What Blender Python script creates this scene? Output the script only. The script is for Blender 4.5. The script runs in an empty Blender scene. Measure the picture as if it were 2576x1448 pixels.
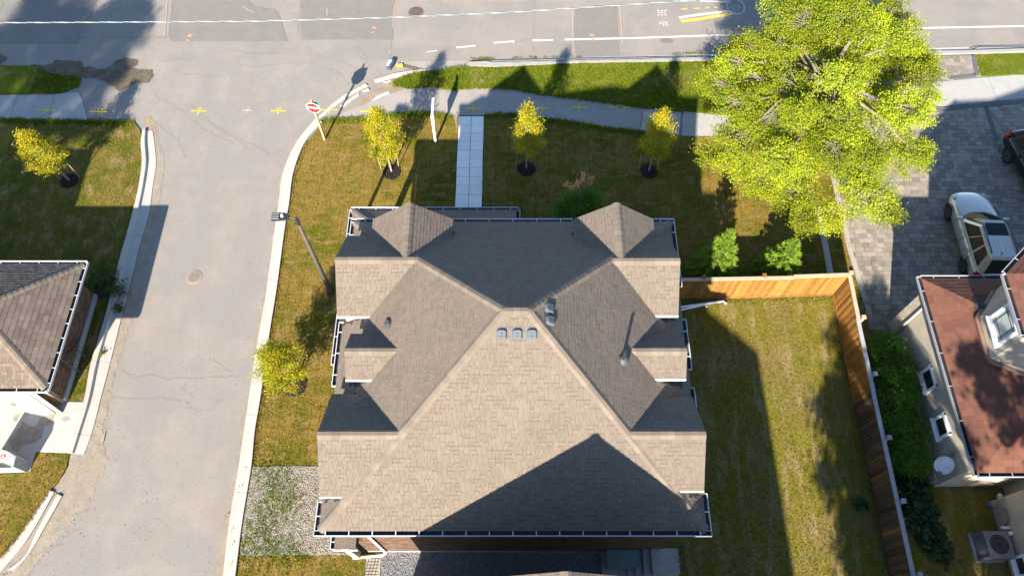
import bpy, bmesh, math, random
import numpy as np
from mathutils import Vector, Matrix
from mathutils.geometry import tessellate_polygon
random.seed(7); rng = np.random.default_rng(7)
R = math.radians
SC = bpy.context.scene
COL = SC.collection

# ------------------------------------------------------------------ camera, sky, sun, exposure
FOC, TH, CAMH = 1850.0, R(27.5), 28.0           # focal length for a 2576 px wide picture, tilt from nadir, height in metres
cd = bpy.data.cameras.new('camera'); cam = bpy.data.objects.new('camera', cd); COL.objects.link(cam)
cam.location = (0, 0, CAMH); cam.rotation_euler = (TH, 0, 0)
cd.sensor_width = 36; cd.lens = FOC / 2576 * 36; cd.clip_end = 2000; cd.clip_start = .1
SC.camera = cam
SUN_EL, SUN_AZ = R(29), R(196.1)                # azimuth clockwise from +Y
w = bpy.data.worlds.new('World'); SC.world = w; w.use_nodes = True
nt = w.node_tree; nt.nodes.clear()
sky = nt.nodes.new('ShaderNodeTexSky'); sky.sky_type = 'NISHITA'; sky.sun_disc = False
sky.sun_elevation = SUN_EL; sky.sun_rotation = SUN_AZ; sky.air_density = 1.0; sky.dust_density = .3; sky.ozone_density = 3.5
bg = nt.nodes.new('ShaderNodeBackground'); bg.inputs[1].default_value = .08
wo = nt.nodes.new('ShaderNodeOutputWorld')
nt.links.new(sky.outputs[0], bg.inputs[0]); nt.links.new(bg.outputs[0], wo.inputs[0])
sd = bpy.data.lights.new('sun', 'SUN'); sun = bpy.data.objects.new('sun', sd); COL.objects.link(sun)
sd.energy = 4.2; sd.angle = R(.75); sd.color = (1, .905, .78)
SDIR = Vector((math.sin(SUN_AZ) * math.cos(SUN_EL), math.cos(SUN_AZ) * math.cos(SUN_EL), math.sin(SUN_EL)))
sun.rotation_euler = SDIR.to_track_quat('Z', 'Y').to_euler(); sun.location = (-10, -30, 30)
SC.view_settings.view_transform = 'Standard'; SC.view_settings.look = 'None'
SC.view_settings.exposure = 2.06; SC.view_settings.gamma = 1

# ------------------------------------------------------------------ survey helpers
def ray(x, y):
    a = 724 - y
    return Vector((x - 1288, a * math.cos(TH) + FOC * math.sin(TH), a * math.sin(TH) - FOC * math.cos(TH)))
def at(x, y, z=0.0):
    d = ray(x, y); t = (z - CAMH) / d.z
    return Vector((d.x * t, d.y * t, z))
def hit(x, y, p0, n):
    d = ray(x, y); o = Vector((0, 0, CAMH)); t = (p0 - o).dot(n) / d.dot(n)
    return o + d * t
def pr(p):
    X, Y, Z = p[0], p[1], p[2] - CAMH
    c = Y * math.sin(TH) - Z * math.cos(TH); u = Y * math.cos(TH) + Z * math.sin(TH)
    return 1288 + FOC * X / c, 724 - FOC * u / c
def pxarea(vs):
    q = [pr(v) for v in vs]; xs = [a[0] for a in q]; ys = [a[1] for a in q]
    if max(xs) < 0 or min(xs) > 2576 or max(ys) < 0 or min(ys) > 1448: return 0
    return abs(sum(xs[i] * ys[(i + 1) % len(q)] - xs[(i + 1) % len(q)] * ys[i] for i in range(len(q)))) / 2

# ------------------------------------------------------------------ materials
def mat(name, c1, c2=None, scale=4, rough=.9, bump=.25, bscale=60, c3=None, s3=.35, t3=.5, var=0.0, src='attr', spec=.3,
        metal=0, detail=8, grain=0.0, gscale=200, trans=0, strips=None, seams=None, coat=0):
    m = bpy.data.materials.new(name); m.use_nodes = True; n = m.node_tree; N = n.nodes; L = n.links
    b = N['Principled BSDF']; b.inputs['Roughness'].default_value = rough; b.inputs['Metallic'].default_value = metal
    b.inputs['Specular IOR Level'].default_value = spec
    if coat: b.inputs['Coat Weight'].default_value = coat
    geo = N.new('ShaderNodeNewGeometry'); P = geo.outputs['Position']
    def noise(s, d=detail, r=.6):
        t = N.new('ShaderNodeTexNoise'); t.inputs['Scale'].default_value = s; t.inputs['Detail'].default_value = d
        t.inputs['Roughness'].default_value = r; L.new(P, t.inputs['Vector']); return t.outputs['Fac']
    def ramp(f, a, bb):
        r = N.new('ShaderNodeMapRange'); r.inputs['From Min'].default_value = a; r.inputs['From Max'].default_value = bb
        r.clamp = True; L.new(f, r.inputs['Value']); return r.outputs['Result']
    def mix(f, a, bb, mode='MIX'):
        x = N.new('ShaderNodeMix'); x.data_type = 'RGBA'; x.blend_type = mode
        if isinstance(f, float): x.inputs[0].default_value = f
        else: L.new(f, x.inputs[0])
        for v, s in ((a, x.inputs[6]), (bb, x.inputs[7])):
            if isinstance(v, tuple): s.default_value = (*v, 1)
            else: L.new(v, s)
        return x.outputs[2]
    c2 = c2 or tuple(v * .8 for v in c1)
    col = mix(ramp(noise(scale), .35, .65), c1, c2)
    if c3: col = mix(ramp(noise(s3, 5, .65), t3 - .06, t3 + .06), col, c3)
    if strips:                                    # (colour, scale x, scale y, lo, hi): streaky patches stretched along one axis
        mp = N.new('ShaderNodeMapping'); mp.inputs['Scale'].default_value = (strips[1], strips[2], 1); L.new(P, mp.inputs[0])
        t = N.new('ShaderNodeTexNoise'); t.inputs['Scale'].default_value = 1; t.inputs['Detail'].default_value = 6; L.new(mp.outputs[0], t.inputs['Vector'])
        col = mix(ramp(t.outputs['Fac'], strips[3], strips[4]), col, strips[0])
    if seams:                                     # sod rolls: (row width, brick height, darkening)
        br = N.new('ShaderNodeTexBrick'); br.inputs['Scale'].default_value = 1; br.inputs['Brick Width'].default_value = seams[0]
        br.inputs['Row Height'].default_value = seams[1]; br.inputs['Mortar Size'].default_value = .035; br.inputs['Mortar Smooth'].default_value = 1
        br.inputs['Color1'].default_value = (1, 1, 1, 1); br.inputs['Color2'].default_value = (.86, .9, .86, 1); br.inputs['Mortar'].default_value = (seams[2],) * 3 + (1,)
        mp = N.new('ShaderNodeMapping'); mp.inputs['Rotation'].default_value = (0, 0, R(91.5)); L.new(P, mp.inputs[0])
        ad = N.new('ShaderNodeVectorMath'); ad.operation = 'ADD'; t = N.new('ShaderNodeTexNoise'); t.inputs['Scale'].default_value = 3
        sc_ = N.new('ShaderNodeVectorMath'); sc_.operation = 'SCALE'; sc_.inputs[3].default_value = .12
        L.new(P, t.inputs['Vector']); L.new(t.outputs['Color'], sc_.inputs[0]); L.new(mp.outputs[0], ad.inputs[0]); L.new(sc_.outputs[0], ad.inputs[1])
        L.new(ad.outputs[0], br.inputs['Vector']); col = mix(1.0, col, br.outputs['Color'], 'MULTIPLY')
    if grain:
        g = ramp(noise(gscale, 3, .8), .3, .7); gg = N.new('ShaderNodeMapRange'); gg.inputs['To Min'].default_value = 1 - grain; gg.inputs['To Max'].default_value = 1 + grain
        L.new(g, gg.inputs['Value']); hs = N.new('ShaderNodeHueSaturation'); L.new(gg.outputs[0], hs.inputs['Value']); L.new(col, hs.inputs['Color']); col = hs.outputs[0]
    if var:
        if src == 'attr': a = N.new('ShaderNodeAttribute'); a.attribute_name = 'tone'; v = a.outputs['Fac']
        else: a = N.new('ShaderNodeObjectInfo'); v = a.outputs['Random']
        g = N.new('ShaderNodeMapRange'); g.inputs['To Min'].default_value = 1 - var; g.inputs['To Max'].default_value = 1 + var; g.clamp = False
        L.new(v, g.inputs['Value']); hs = N.new('ShaderNodeHueSaturation'); L.new(g.outputs[0], hs.inputs['Value']); L.new(col, hs.inputs['Color']); col = hs.outputs[0]
    L.new(col, b.inputs['Base Color'])
    if bump:
        bp = N.new('ShaderNodeBump'); bp.inputs['Strength'].default_value = bump; bp.inputs['Distance'].default_value = .02
        L.new(noise(bscale, 6, .7), bp.inputs['Height']); L.new(bp.outputs[0], b.inputs['Normal'])
    if trans:
        tr = N.new('ShaderNodeBsdfTranslucent'); L.new(col, tr.inputs['Color']); ms = N.new('ShaderNodeMixShader'); ms.inputs[0].default_value = trans
        L.new(b.outputs[0], ms.inputs[1]); L.new(tr.outputs[0], ms.inputs[2]); L.new(ms.outputs[0], N['Material Output'].inputs[0])
    return m
M = {}
M['asphalt'] = mat('aged_asphalt', (.236, .208, .176), (.205, .181, .154), .8, bump=.5, bscale=90, c3=(.198, .182, .165), s3=.45, t3=.53, strips=((.195, .178, .16), .9, .1, .5, .72), grain=.3, gscale=34)
M['asphalt_main'] = mat('main_road_asphalt', (.23, .204, .174), (.205, .182, .156), .5, bump=.5, bscale=90, c3=(.19, .174, .156), s3=.4, t3=.54, grain=.28, gscale=36)
M['asphalt_patch'] = mat('asphalt_patch', (.172, .156, .137), (.155, .141, .125), 1.5, bump=.4, bscale=90, grain=.13, gscale=40)
M['asphalt_path'] = mat('asphalt_path', (.27, .245, .215), (.235, .214, .19), 1.2, bump=.5, bscale=80, grain=.15, gscale=45)
M['crack'] = mat('crack_filler', (.185, .168, .148), (.16, .145, .128), 3, bump=0)
M['crackdark'] = mat('dark_speck', (.07, .06, .05), (.12, .11, .1), 12, bump=0, var=.4)
M['sand'] = mat('sandy_grit', (.26, .218, .165), (.2, .17, .132), 2.5, bump=.7, bscale=70, grain=.22, gscale=30)
M['mud'] = mat('dried_mud', (.075, .056, .038), (.13, .1, .068), 2, bump=.8, bscale=30, grain=.25, gscale=25)
M['soil'] = mat('bare_soil', (.2, .15, .1), (.26, .2, .14), 2, bump=.8, bscale=30, grain=.25, gscale=25)
M['concrete'] = mat('pale_concrete', (.32, .305, .28), (.285, .273, .252), 2, bump=.2, grain=.06, gscale=40, var=.05, src='obj')
M['kerb'] = mat('kerb_concrete', (.365, .342, .302), (.33, .31, .275), 1.5, bump=.2, grain=.06, gscale=30)
M['northkerb'] = mat('main_road_kerb', (.29, .275, .25), (.25, .237, .215), 3, bump=.3, grain=.12, gscale=20)
M['slab'] = mat('walkway_slab', (.7, .68, .62), (.65, .63, .58), 3, bump=.15, grain=.05, gscale=60, var=.05, src='obj')
M['driveway_conc'] = mat('driveway_concrete', (.36, .345, .32), (.32, .308, .288), 1.5, bump=.2, grain=.05, gscale=30)
M['stain'] = mat('driveway_stain', (.27, .235, .2), (.21, .18, .155), 4, bump=.2, grain=.15)
M['gold'] = mat('dry_golden_lawn', (.2, .13, .032), (.13, .1, .016), 3.5, bump=1, bscale=40, c3=(.085, .088, .008), s3=.5, t3=.53, spec=.05, grain=.3, gscale=18, strips=((.2, .135, .05), 1.4, 4.0, .5, .66), seams=(1.8, .62, .62))
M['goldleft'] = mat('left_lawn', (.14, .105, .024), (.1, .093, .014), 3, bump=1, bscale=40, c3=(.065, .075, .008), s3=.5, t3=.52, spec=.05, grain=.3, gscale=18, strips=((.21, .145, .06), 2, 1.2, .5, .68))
M['green'] = mat('green_verge', (.105, .118, .010), (.07, .098, .007), 3, bump=1, bscale=40, c3=(.19, .145, .05), s3=.7, t3=.58, spec=.05, grain=.3, gscale=18)
M['yard'] = mat('back_yard_lawn', (.155, .13, .024), (.115, .105, .013), 2.5, bump=1, bscale=40, c3=(.155, .115, .038), s3=.5, t3=.53, spec=.05, grain=.3, gscale=18, strips=((.22, .165, .075), 2.6, .5, .5, .66))
M['blade_g'] = mat('grass_blade', (.085, .105, .016), (.06, .08, .01), 3, bump=0, var=.35, trans=.25)
M['gravel'] = mat('gravel_bed', (.25, .22, .175), (.17, .15, .12), 6, bump=1, bscale=25, grain=.3, gscale=14)
M['stone'] = mat('gravel_stone', (.33, .295, .24), (.22, .195, .155), 8, bump=.3, var=.35)
M['gravel_dark'] = mat('crushed_stone_bed', (.17, .17, .175), (.12, .12, .125), 6, bump=1, bscale=25, grain=.35, gscale=14)
M['mulch'] = mat('black_mulch', (.014, .011, .01), (.03, .022, .018), 10, bump=1, bscale=50, var=.4)
for s in ('attr', 'obj'):
    M['shingle_' + s] = mat('brown_shingle_' + s, (.142, .114, .088), (.128, .103, .08), 1.3, bump=.3, bscale=200, grain=.10, gscale=70, var=.075, src=s)
    M['lshingle_' + s] = mat('taupe_shingle_' + s, (.15, .115, .09), (.13, .1, .078), 1.3, bump=.35, bscale=200, grain=.10, gscale=70, var=.22, src=s)
    M['rshingle_' + s] = mat('red_brown_shingle_' + s, (.135, .058, .038), (.115, .05, .034), 1.5, bump=.35, bscale=200, grain=.12, gscale=70, var=.16, src=s)
    M['brick_' + s] = mat('brown_brick_' + s, (.135, .082, .055), (.1, .06, .042), 8, bump=.4, bscale=80, grain=.15, gscale=50, var=.35, src=s)
    M['paver_' + s] = mat('paver_' + s, (.235, .2, .16), (.18, .158, .132), 5, bump=.3, bscale=60, grain=.12, gscale=45, var=.26, src=s)
    M['board_' + s] = mat('orange_fence_board_' + s, (.27, .135, .028), (.2, .094, .018), 6, bump=.4, bscale=40, var=.3, src=s)
    M['oldboard_' + s] = mat('weathered_fence_board_' + s, (.125, .078, .045), (.075, .047, .028), 6, bump=.4, bscale=40, var=.4, src=s)
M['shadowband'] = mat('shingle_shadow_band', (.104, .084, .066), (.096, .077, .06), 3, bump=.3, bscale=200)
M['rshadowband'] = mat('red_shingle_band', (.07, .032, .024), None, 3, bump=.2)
M['felt'] = mat('roof_felt', (.05, .042, .036), None, 3)
M['cap'] = mat('ridge_cap_shingle', (.152, .122, .093), (.135, .108, .083), 2, bump=.3, bscale=200, grain=.1, gscale=60, var=.13, src='obj')
M['rail'] = mat('fence_top_rail', (.42, .33, .23), (.34, .27, .19), 5, bump=.3)
M['grey_rail'] = mat('weathered_top_rail', (.33, .33, .34), (.25, .25, .27), 5, bump=.3)
M['white'] = mat('white_metal', (.78, .78, .78), (.74, .74, .74), 3, rough=.45, bump=.03)
M['offwhite'] = mat('off_white_panel', (.33, .31, .285), (.29, .272, .25), 1, rough=.7, bump=.1, c3=(.24, .2, .16), s3=1.1, t3=.57)
M['gutterwhite'] = mat('gutter_white', (.5, .51, .53), (.44, .45, .47), 3, rough=.5, bump=.03)
M['guttergrey'] = mat('gutter_grey', (.3, .3, .32), (.25, .25, .27), 3, rough=.5, bump=.03)
M['dark'] = mat('dark_gutter_inside', (.02, .022, .03), (.03, .03, .035), 5, rough=.7)
M['mortar'] = mat('mortar', (.26, .23, .2), None, 10)
M['stucco'] = mat('stucco', (.44, .39, .31), (.38, .34, .275), 2, bump=.5, bscale=60, grain=.12, gscale=25)
M['stonewall'] = mat('stone_veneer', (.5, .43, .32), (.36, .31, .24), 4, bump=.8, bscale=20, grain=.2, gscale=10)
M['glass'] = mat('window_glass', (.02, .025, .03), (.035, .035, .03), 2, rough=.05, bump=0, spec=.8)
M['paleglass'] = mat('blind_behind_glass', (.42, .48, .46), (.36, .42, .41), 2, rough=.15, bump=0, spec=.7)
M['black'] = mat('black_metal', (.02, .021, .024), (.03, .03, .033), 4, rough=.5, bump=.05)
M['polegrey'] = mat('dark_brown_pole', (.085, .072, .062), (.06, .052, .046), 4, rough=.75, bump=.2)
M['vent'] = mat('grey_vent_plastic', (.088, .1, .108), (.075, .086, .094), 6, rough=.7, bump=.05)
M['ventdark'] = mat('dark_vent_plastic', (.06, .065, .07), (.05, .053, .058), 6, rough=.5, bump=.05)
M['wood'] = mat('pale_timber', (.42, .3, .17), (.34, .24, .13), 6, bump=.3)
M['stake'] = mat('tree_stake_wood', (.36, .25, .16), (.28, .19, .12), 6, bump=.3)
M['bark_young'] = mat('young_bark', (.33, .27, .22), (.24, .2, .17), 10, bump=.3)
M['bark'] = mat('grey_bark', (.2, .17, .135), (.14, .12, .095), 8, bump=.6, bscale=25)
M['leaf_big'] = mat('yellow_green_leaf', (.36, .40, .022), (.25, .32, .02), .9, bump=0, var=.38, trans=.42, rough=.7, spec=.08, c3=(.34, .34, .015), s3=.6, t3=.62)
M['leaf_young'] = mat('golden_maple_leaf', (.46, .35, .016), (.28, .3, .016), 1.6, bump=0, var=.35, trans=.35, rough=.7, spec=.08)
M['leaf_red'] = mat('maple_leaf_with_red', (.22, .26, .014), (.32, .26, .014), 3, bump=0, var=.35, trans=.35, rough=.7, spec=.08, c3=(.45, .08, .02), s3=2.6, t3=.66)
M['leaf_dark'] = mat('dark_shrub_leaf', (.05, .10, .012), (.032, .072, .010), 1.5, bump=0, var=.45, trans=.25, rough=.75, spec=.06)
M['leaf_hedge'] = mat('hedge_leaf', (.10, .2, .022), (.06, .135, .016), 1.5, bump=0, var=.4, trans=.3, rough=.75, spec=.06)
M['leaf_orange'] = mat('orange_leaf', (.5, .22, .07), (.6, .32, .14), 5, bump=0, var=.25, trans=.3, rough=.6)
M['needle'] = mat('spruce_needles', (.21, .32, .03), (.13, .22, .022), 3, bump=0, var=.4, trans=.2, rough=.7, spec=.08)
M['vine'] = mat('broad_vine_leaf', (.035, .075, .03), (.028, .06, .022), 2, bump=0, var=.35, trans=.2, rough=.75, spec=.08)
M['linewhite'] = mat('white_road_paint', (.5, .49, .47), (.4, .39, .37), 9, bump=.1, grain=.08)
M['lineyellow'] = mat('yellow_road_paint', (.62, .38, .06), (.5, .33, .08), 7, bump=.1)
M['sprayyellow'] = mat('yellow_spray_paint', (.72, .56, .01), (.6, .48, .03), 9, bump=.1)
M['sprayorange'] = mat('orange_spray_paint', (.62, .22, .09), (.5, .24, .13), 12, bump=.1)
M['faintorange'] = mat('faded_orange_spray', (.36, .25, .18), (.3, .235, .19), 12, bump=.1)
M['faded'] = mat('worn_white_paint', (.42, .405, .38), (.36, .345, .32), 12, bump=.1)
M['iron'] = mat('rusty_iron', (.17, .115, .085), (.11, .08, .065), 12, bump=.4, metal=.2, rough=.7)
M['irontan'] = mat('dusty_iron', (.28, .235, .18), (.22, .185, .145), 12, bump=.4, rough=.8)
M['red'] = mat('red_sign_face', (.55, .015, .012), (.5, .015, .012), 3, rough=.4, bump=0)
M['carbeige'] = mat('beige_silver_car_paint', (.52, .49, .42), (.51, .48, .41), 3, rough=.25, bump=0, metal=.5, coat=.8)
M['carblack'] = mat('black_car_paint', (.012, .013, .016), None, 3, rough=.22, bump=0, coat=.8)
M['carglass'] = mat('car_glass', (.012, .014, .014), None, 3, rough=.12, bump=0, spec=.28)
M['tyre'] = mat('tyre_rubber', (.018, .018, .018), None, 3, rough=.85, bump=.1)
M['rim'] = mat('alloy_rim', (.5, .5, .52), None, 3, rough=.3, bump=0, metal=.9)
M['lightred'] = mat('tail_light_red', (.5, .01, .01), None, 3, rough=.15, bump=0)
M['lightclear'] = mat('head_light_clear', (.7, .72, .72), None, 3, rough=.1, bump=0)
M['plastic_green'] = mat('green_grey_cabinet', (.15, .2, .2), (.13, .17, .17), 3, rough=.5, bump=.05)
M['acgrey'] = mat('grey_metal_cabinet', (.17, .17, .18), (.14, .14, .15), 3, rough=.5, bump=.05)
M['dish'] = mat('pale_dish', (.5, .54, .6), None, 3, rough=.5, bump=0)
M['teal'] = mat('teal_grey_plastic', (.05, .075, .095), (.04, .06, .075), 6, rough=.5, bump=.1)
M['paleblue'] = mat('pale_blue_panel', (.45, .52, .58), None, 6, rough=.4, bump=.05)
M['yellow'] = mat('yellow_plastic', (.8, .62, .04), None, 6, rough=.5, bump=.05)
M['cable'] = mat('cable_aluminium', (.3, .32, .31), (.2, .23, .23), 6, rough=.5, bump=0)
M['cable2'] = mat('cable_green_sheath', (.05, .1, .1), None, 6, rough=.5, bump=0)

# ------------------------------------------------------------------ mesh helpers
class MB:
    def __init__(s): s.v = []; s.f = []; s.m = []; s.t = []
    def add(s, vs, fs, mi=0, tone=.5):
        o = len(s.v); s.v += [tuple(v) for v in vs]
        for f in fs: s.f.append(tuple(i + o for i in f)); s.m.append(mi); s.t.append(tone)
    def box(s, c, d, rz=0, mi=0, tone=.5, rx=0, ry=0):
        Rm = Matrix.Rotation(rz, 3, 'Z') @ Matrix.Rotation(ry, 3, 'Y') @ Matrix.Rotation(rx, 3, 'X'); c = Vector(c); x, y, z = d[0] / 2, d[1] / 2, d[2] / 2
        vs = [c + Rm @ Vector(p) for p in ((-x, -y, -z), (x, -y, -z), (x, y, -z), (-x, y, -z), (-x, -y, z), (x, -y, z), (x, y, z), (-x, y, z))]
        s.add(vs, ((0, 3, 2, 1), (4, 5, 6, 7), (0, 1, 5, 4), (1, 2, 6, 5), (2, 3, 7, 6), (3, 0, 4, 7)), mi, tone)
    def tube(s, pts, rad, n=8, mi=0, tone=.5, caps=True):
        pts = [Vector(p) for p in pts]; rad = rad if isinstance(rad, (list, tuple)) else [rad] * len(pts); rings = []
        for i, p in enumerate(pts):
            t = (pts[min(i + 1, len(pts) - 1)] - pts[max(i - 1, 0)]).normalized()
            a = t.cross(Vector((.3, .8, .52))).normalized() if abs(t.dot(Vector((.3, .8, .52)))) < .95 else t.cross(Vector((1, 0, 0))).normalized(); b = t.cross(a)
            rings.append([p + (a * math.cos(2 * math.pi * k / n) + b * math.sin(2 * math.pi * k / n)) * rad[i] for k in range(n)])
        vs = [v for r in rings for v in r]; fs = []
        for i in range(len(pts) - 1):
            for k in range(n): fs.append((i * n + k, i * n + (k + 1) % n, (i + 1) * n + (k + 1) % n, (i + 1) * n + k))
        if caps: fs += [tuple(range(n - 1, -1, -1)), tuple((len(pts) - 1) * n + k for k in range(n))]
        s.add(vs, fs, mi, tone)
    def poly(s, pts, z=None, mi=0, tone=.5, thick=0):
        P = [Vector((p[0], p[1], p[2] if z is None else z)) for p in pts]
        tri = tessellate_polygon([P]); o = len(P)
        fs = []
        for a, b, c in tri:
            nn = (P[b] - P[a]).cross(P[c] - P[a]); fs.append((a, b, c) if nn.z > 0 else (c, b, a))
        s.add(P, fs, mi, tone)
        if thick:
            area = sum(P[i].x * P[(i + 1) % o].y - P[(i + 1) % o].x * P[i].y for i in range(o))
            vs = P + [p - Vector((0, 0, thick)) for p in P]
            s.add(vs, [(i, i + o, (i + 1) % o + o, (i + 1) % o) if area > 0 else ((i + 1) % o, (i + 1) % o + o, i + o, i) for i in range(o)], mi, tone)
    def disc(s, c, r, n=24, h=0, mi=0, tone=.5):
        c = Vector(c); P = [c + Vector((r * math.cos(2 * math.pi * k / n), r * math.sin(2 * math.pi * k / n), 0)) for k in range(n)]
        s.add(P, [tuple(range(n))], mi, tone)
        if h: s.add(P + [p - Vector((0, 0, h)) for p in P], [(k, k + n, (k + 1) % n + n, (k + 1) % n) for k in range(n)], mi, tone)
    def build(s, name, mats, parent=None, smooth=False, origin=None, bevel=0):
        me = bpy.data.meshes.new(name); V = s.v
        if origin is not None: V = [(v[0] - origin[0], v[1] - origin[1], v[2] - origin[2]) for v in V]
        me.from_pydata(V, [], s.f)
        for m in (mats if isinstance(mats, (list, tuple)) else [mats]): me.materials.append(m)
        me.polygons.foreach_set('material_index', s.m)
        a = me.attributes.new('tone', 'FLOAT', 'FACE'); a.data.foreach_set('value', s.t)
        if smooth: me.polygons.foreach_set('use_smooth', [True] * len(me.polygons))
        me.update()
        o = bpy.data.objects.new(name, me); COL.objects.link(o)
        if origin is not None: o.location = origin
        if parent: o.parent = parent; o.matrix_parent_inverse = Matrix.Translation(-parent.location) if True else None
        if parent and parent.rotation_euler.z: o.matrix_parent_inverse = Matrix.Identity(4)
        if bevel:
            b = o.modifiers.new('bevel', 'BEVEL'); b.width = bevel; b.segments = 2; b.limit_method = 'ANGLE'
        return o
def tag(o, label=None, cat=None, group=None, kind=None):
    if label: o['label'] = label
    if cat: o['category'] = cat
    if group: o['group'] = group
    if kind: o['kind'] = kind
    return o
def thing(name, label, cat, loc=(0, 0, 0), group=None, rz=0):
    o = bpy.data.objects.new(name, None); COL.objects.link(o); o.location = loc; o.rotation_euler.z = rz; o.empty_display_size = .3
    return tag(o, label, cat, group)
def px(pts, z=0): return [at(x, y, z) for x, y in pts]
def jit(pts, seg=.25, amp=.03, z=None):
    out = []
    for i in range(len(pts)):
        a, b = Vector(pts[i]), Vector(pts[(i + 1) % len(pts)]); n = max(1, int((b - a).length / seg)) if (b - a).length < 40 else 1
        for k in range(n):
            p = a.lerp(b, k / n); p.x += random.uniform(-amp, amp); p.y += random.uniform(-amp, amp); out.append(p)
    return out
def sheet(name, pts, m, z, thick=0, parent=None, amp=0, seg=.25, kind='structure'):
    P = px(pts, z) if not isinstance(pts[0], Vector) else [Vector((p.x, p.y, z)) for p in pts]
    if amp: P = jit(P, seg, amp)
    b = MB(); b.poly(P, z, thick=thick); o = b.build(name, m, parent)
    if not parent: o['kind'] = kind
    elif kind == 'stuff': o['kind'] = 'stuff'
    return o
def ribbon(b, pts, wd, z, mi=0, tone=.5):
    pts = [Vector((p[0], p[1], z)) for p in pts]; L = []; Rr = []
    for i, p in enumerate(pts):
        t = (pts[min(i + 1, len(pts) - 1)] - pts[max(i - 1, 0)]).normalized(); n = Vector((-t.y, t.x, 0)) * wd / 2; L.append(p + n); Rr.append(p - n)
    for i in range(len(pts) - 1): b.add([Rr[i], Rr[i + 1], L[i + 1], L[i]], [(0, 1, 2, 3)], mi, tone)
def pieces(name, plist, parent, mobj, mattr, n=300, top=0):
    """plist: (verts, faces, tone, face material indices); the n that show largest become objects, the rest one 'stuff' part"""
    sc = sorted(range(len(plist)), key=lambda i: -pxarea(plist[i][0][:4]))
    big = [i for i in sc[:n] if pxarea(plist[i][0][:4]) > 0]; bs = set(big)
    for i in big:
        v, f, t, mi = plist[i]; b = MB()
        for q, ff in enumerate(f): b.f.append(ff); b.m.append(mi[q]); b.t.append(t)
        b.v = [tuple(x) for x in v]; c = sum((Vector(x) for x in v), Vector()) / len(v); b.build(name, mobj, parent, origin=c)
    rest = MB()
    for i in range(len(plist)):
        if i in bs: continue
        v, f, t, mi = plist[i]; o = len(rest.v); rest.v += [tuple(x) for x in v]
        for q, ff in enumerate(f): rest.f.append(tuple(k + o for k in ff)); rest.m.append(mi[q]); rest.t.append(t)
    if rest.f: o = rest.build(name + 's_beyond' if False else name, mattr, parent); o['kind'] = 'stuff'
def boxpiece(c, d, rz=0, tone=None, mi=0, tilt=0):
    b = MB(); b.box(c, d, rz, rx=tilt); order = (4, 5, 6, 7, 0, 1, 2, 3)
    v = [b.v[i] for i in order]; mp = {o: i for i, o in enumerate(order)}
    return (v, [tuple(mp[i] for i in f) for f in b.f], random.random() if tone is None else tone, [mi] * 6)
def inpoly(X, Y, poly):
    ins = np.zeros(len(X), bool); n = len(poly)
    for i in range(n):
        x1, y1 = poly[i][0], poly[i][1]; x2, y2 = poly[(i + 1) % n][0], poly[(i + 1) % n][1]
        c = ((y1 > Y) != (y2 > Y)) & (X < (x2 - x1) * (Y - y1) / (y2 - y1 + 1e-12) + x1); ins ^= c
    return ins
def npmesh(name, V, F, m, parent=None, tones=None):
    """V (n,3), F (k,4) or (k,3) numpy"""
    me = bpy.data.meshes.new(name); k, c = F.shape
    me.vertices.add(len(V)); me.vertices.foreach_set('co', V.astype(np.float32).ravel())
    me.loops.add(k * c); me.loops.foreach_set('vertex_index', F.astype(np.int32).ravel())
    me.polygons.add(k); me.polygons.foreach_set('loop_start', np.arange(0, k * c, c, dtype=np.int32)); me.polygons.foreach_set('loop_total', np.full(k, c, dtype=np.int32))
    for mm in (m if isinstance(m, list) else [m]): me.materials.append(mm)
    me.update(calc_edges=True)
    if tones is not None: a = me.attributes.new('tone', 'FLOAT', 'FACE'); a.data.foreach_set('value', tones.astype(np.float32))
    o = bpy.data.objects.new(name, me); COL.objects.link(o)
    if parent: o.parent = parent; o.matrix_parent_inverse = Matrix.Translation(-parent.location)
    return o
def sample(poly, dens, excl=()):
    xs = [p[0] for p in poly]; ys = [p[1] for p in poly]; x0, x1, y0, y1 = max(min(xs), -24), min(max(xs), 25), max(min(ys), 2), min(max(ys), 32)
    n = int((x1 - x0) * (y1 - y0) * dens); X = rng.uniform(x0, x1, n); Y = rng.uniform(y0, y1, n); k = inpoly(X, Y, poly)
    for e in excl: k &= ~inpoly(X, Y, e)
    # keep only what the picture and a step aside can see
    c = Y * math.sin(TH) + CAMH * math.cos(TH); k &= np.abs(X) / c < .78
    return X[k], Y[k]
def grass(name, poly, dens, hmin, hmax, z, m, label, excl=(), parent=None, wd=.012):
    X, Y = sample(poly, dens, excl); n = len(X)
    if not n: return
    nb = 3; X = np.repeat(X, nb) + rng.normal(0, .012, n * nb); Y = np.repeat(Y, nb) + rng.normal(0, .012, n * nb); n *= nb
    a = rng.uniform(0, 6.283, n); h = rng.uniform(hmin, hmax, n); lean = rng.uniform(.2, .9, n) * h; b = rng.uniform(0, 6.283, n)
    wx, wy = np.cos(a) * wd, np.sin(a) * wd
    V = np.empty((n, 3, 3)); V[:, 0] = np.stack([X - wx, Y - wy, np.full(n, z)], 1); V[:, 1] = np.stack([X + wx, Y + wy, np.full(n, z)], 1)
    V[:, 2] = np.stack([X + np.cos(b) * lean, Y + np.sin(b) * lean, z + h], 1)
    o = npmesh(name, V.reshape(-1, 3), np.arange(n * 3).reshape(-1, 3), m, parent, rng.uniform(0, 1, n)); o['kind'] = 'stuff'; 
    if not parent: tag(o, label, 'grass')
    return o
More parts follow.
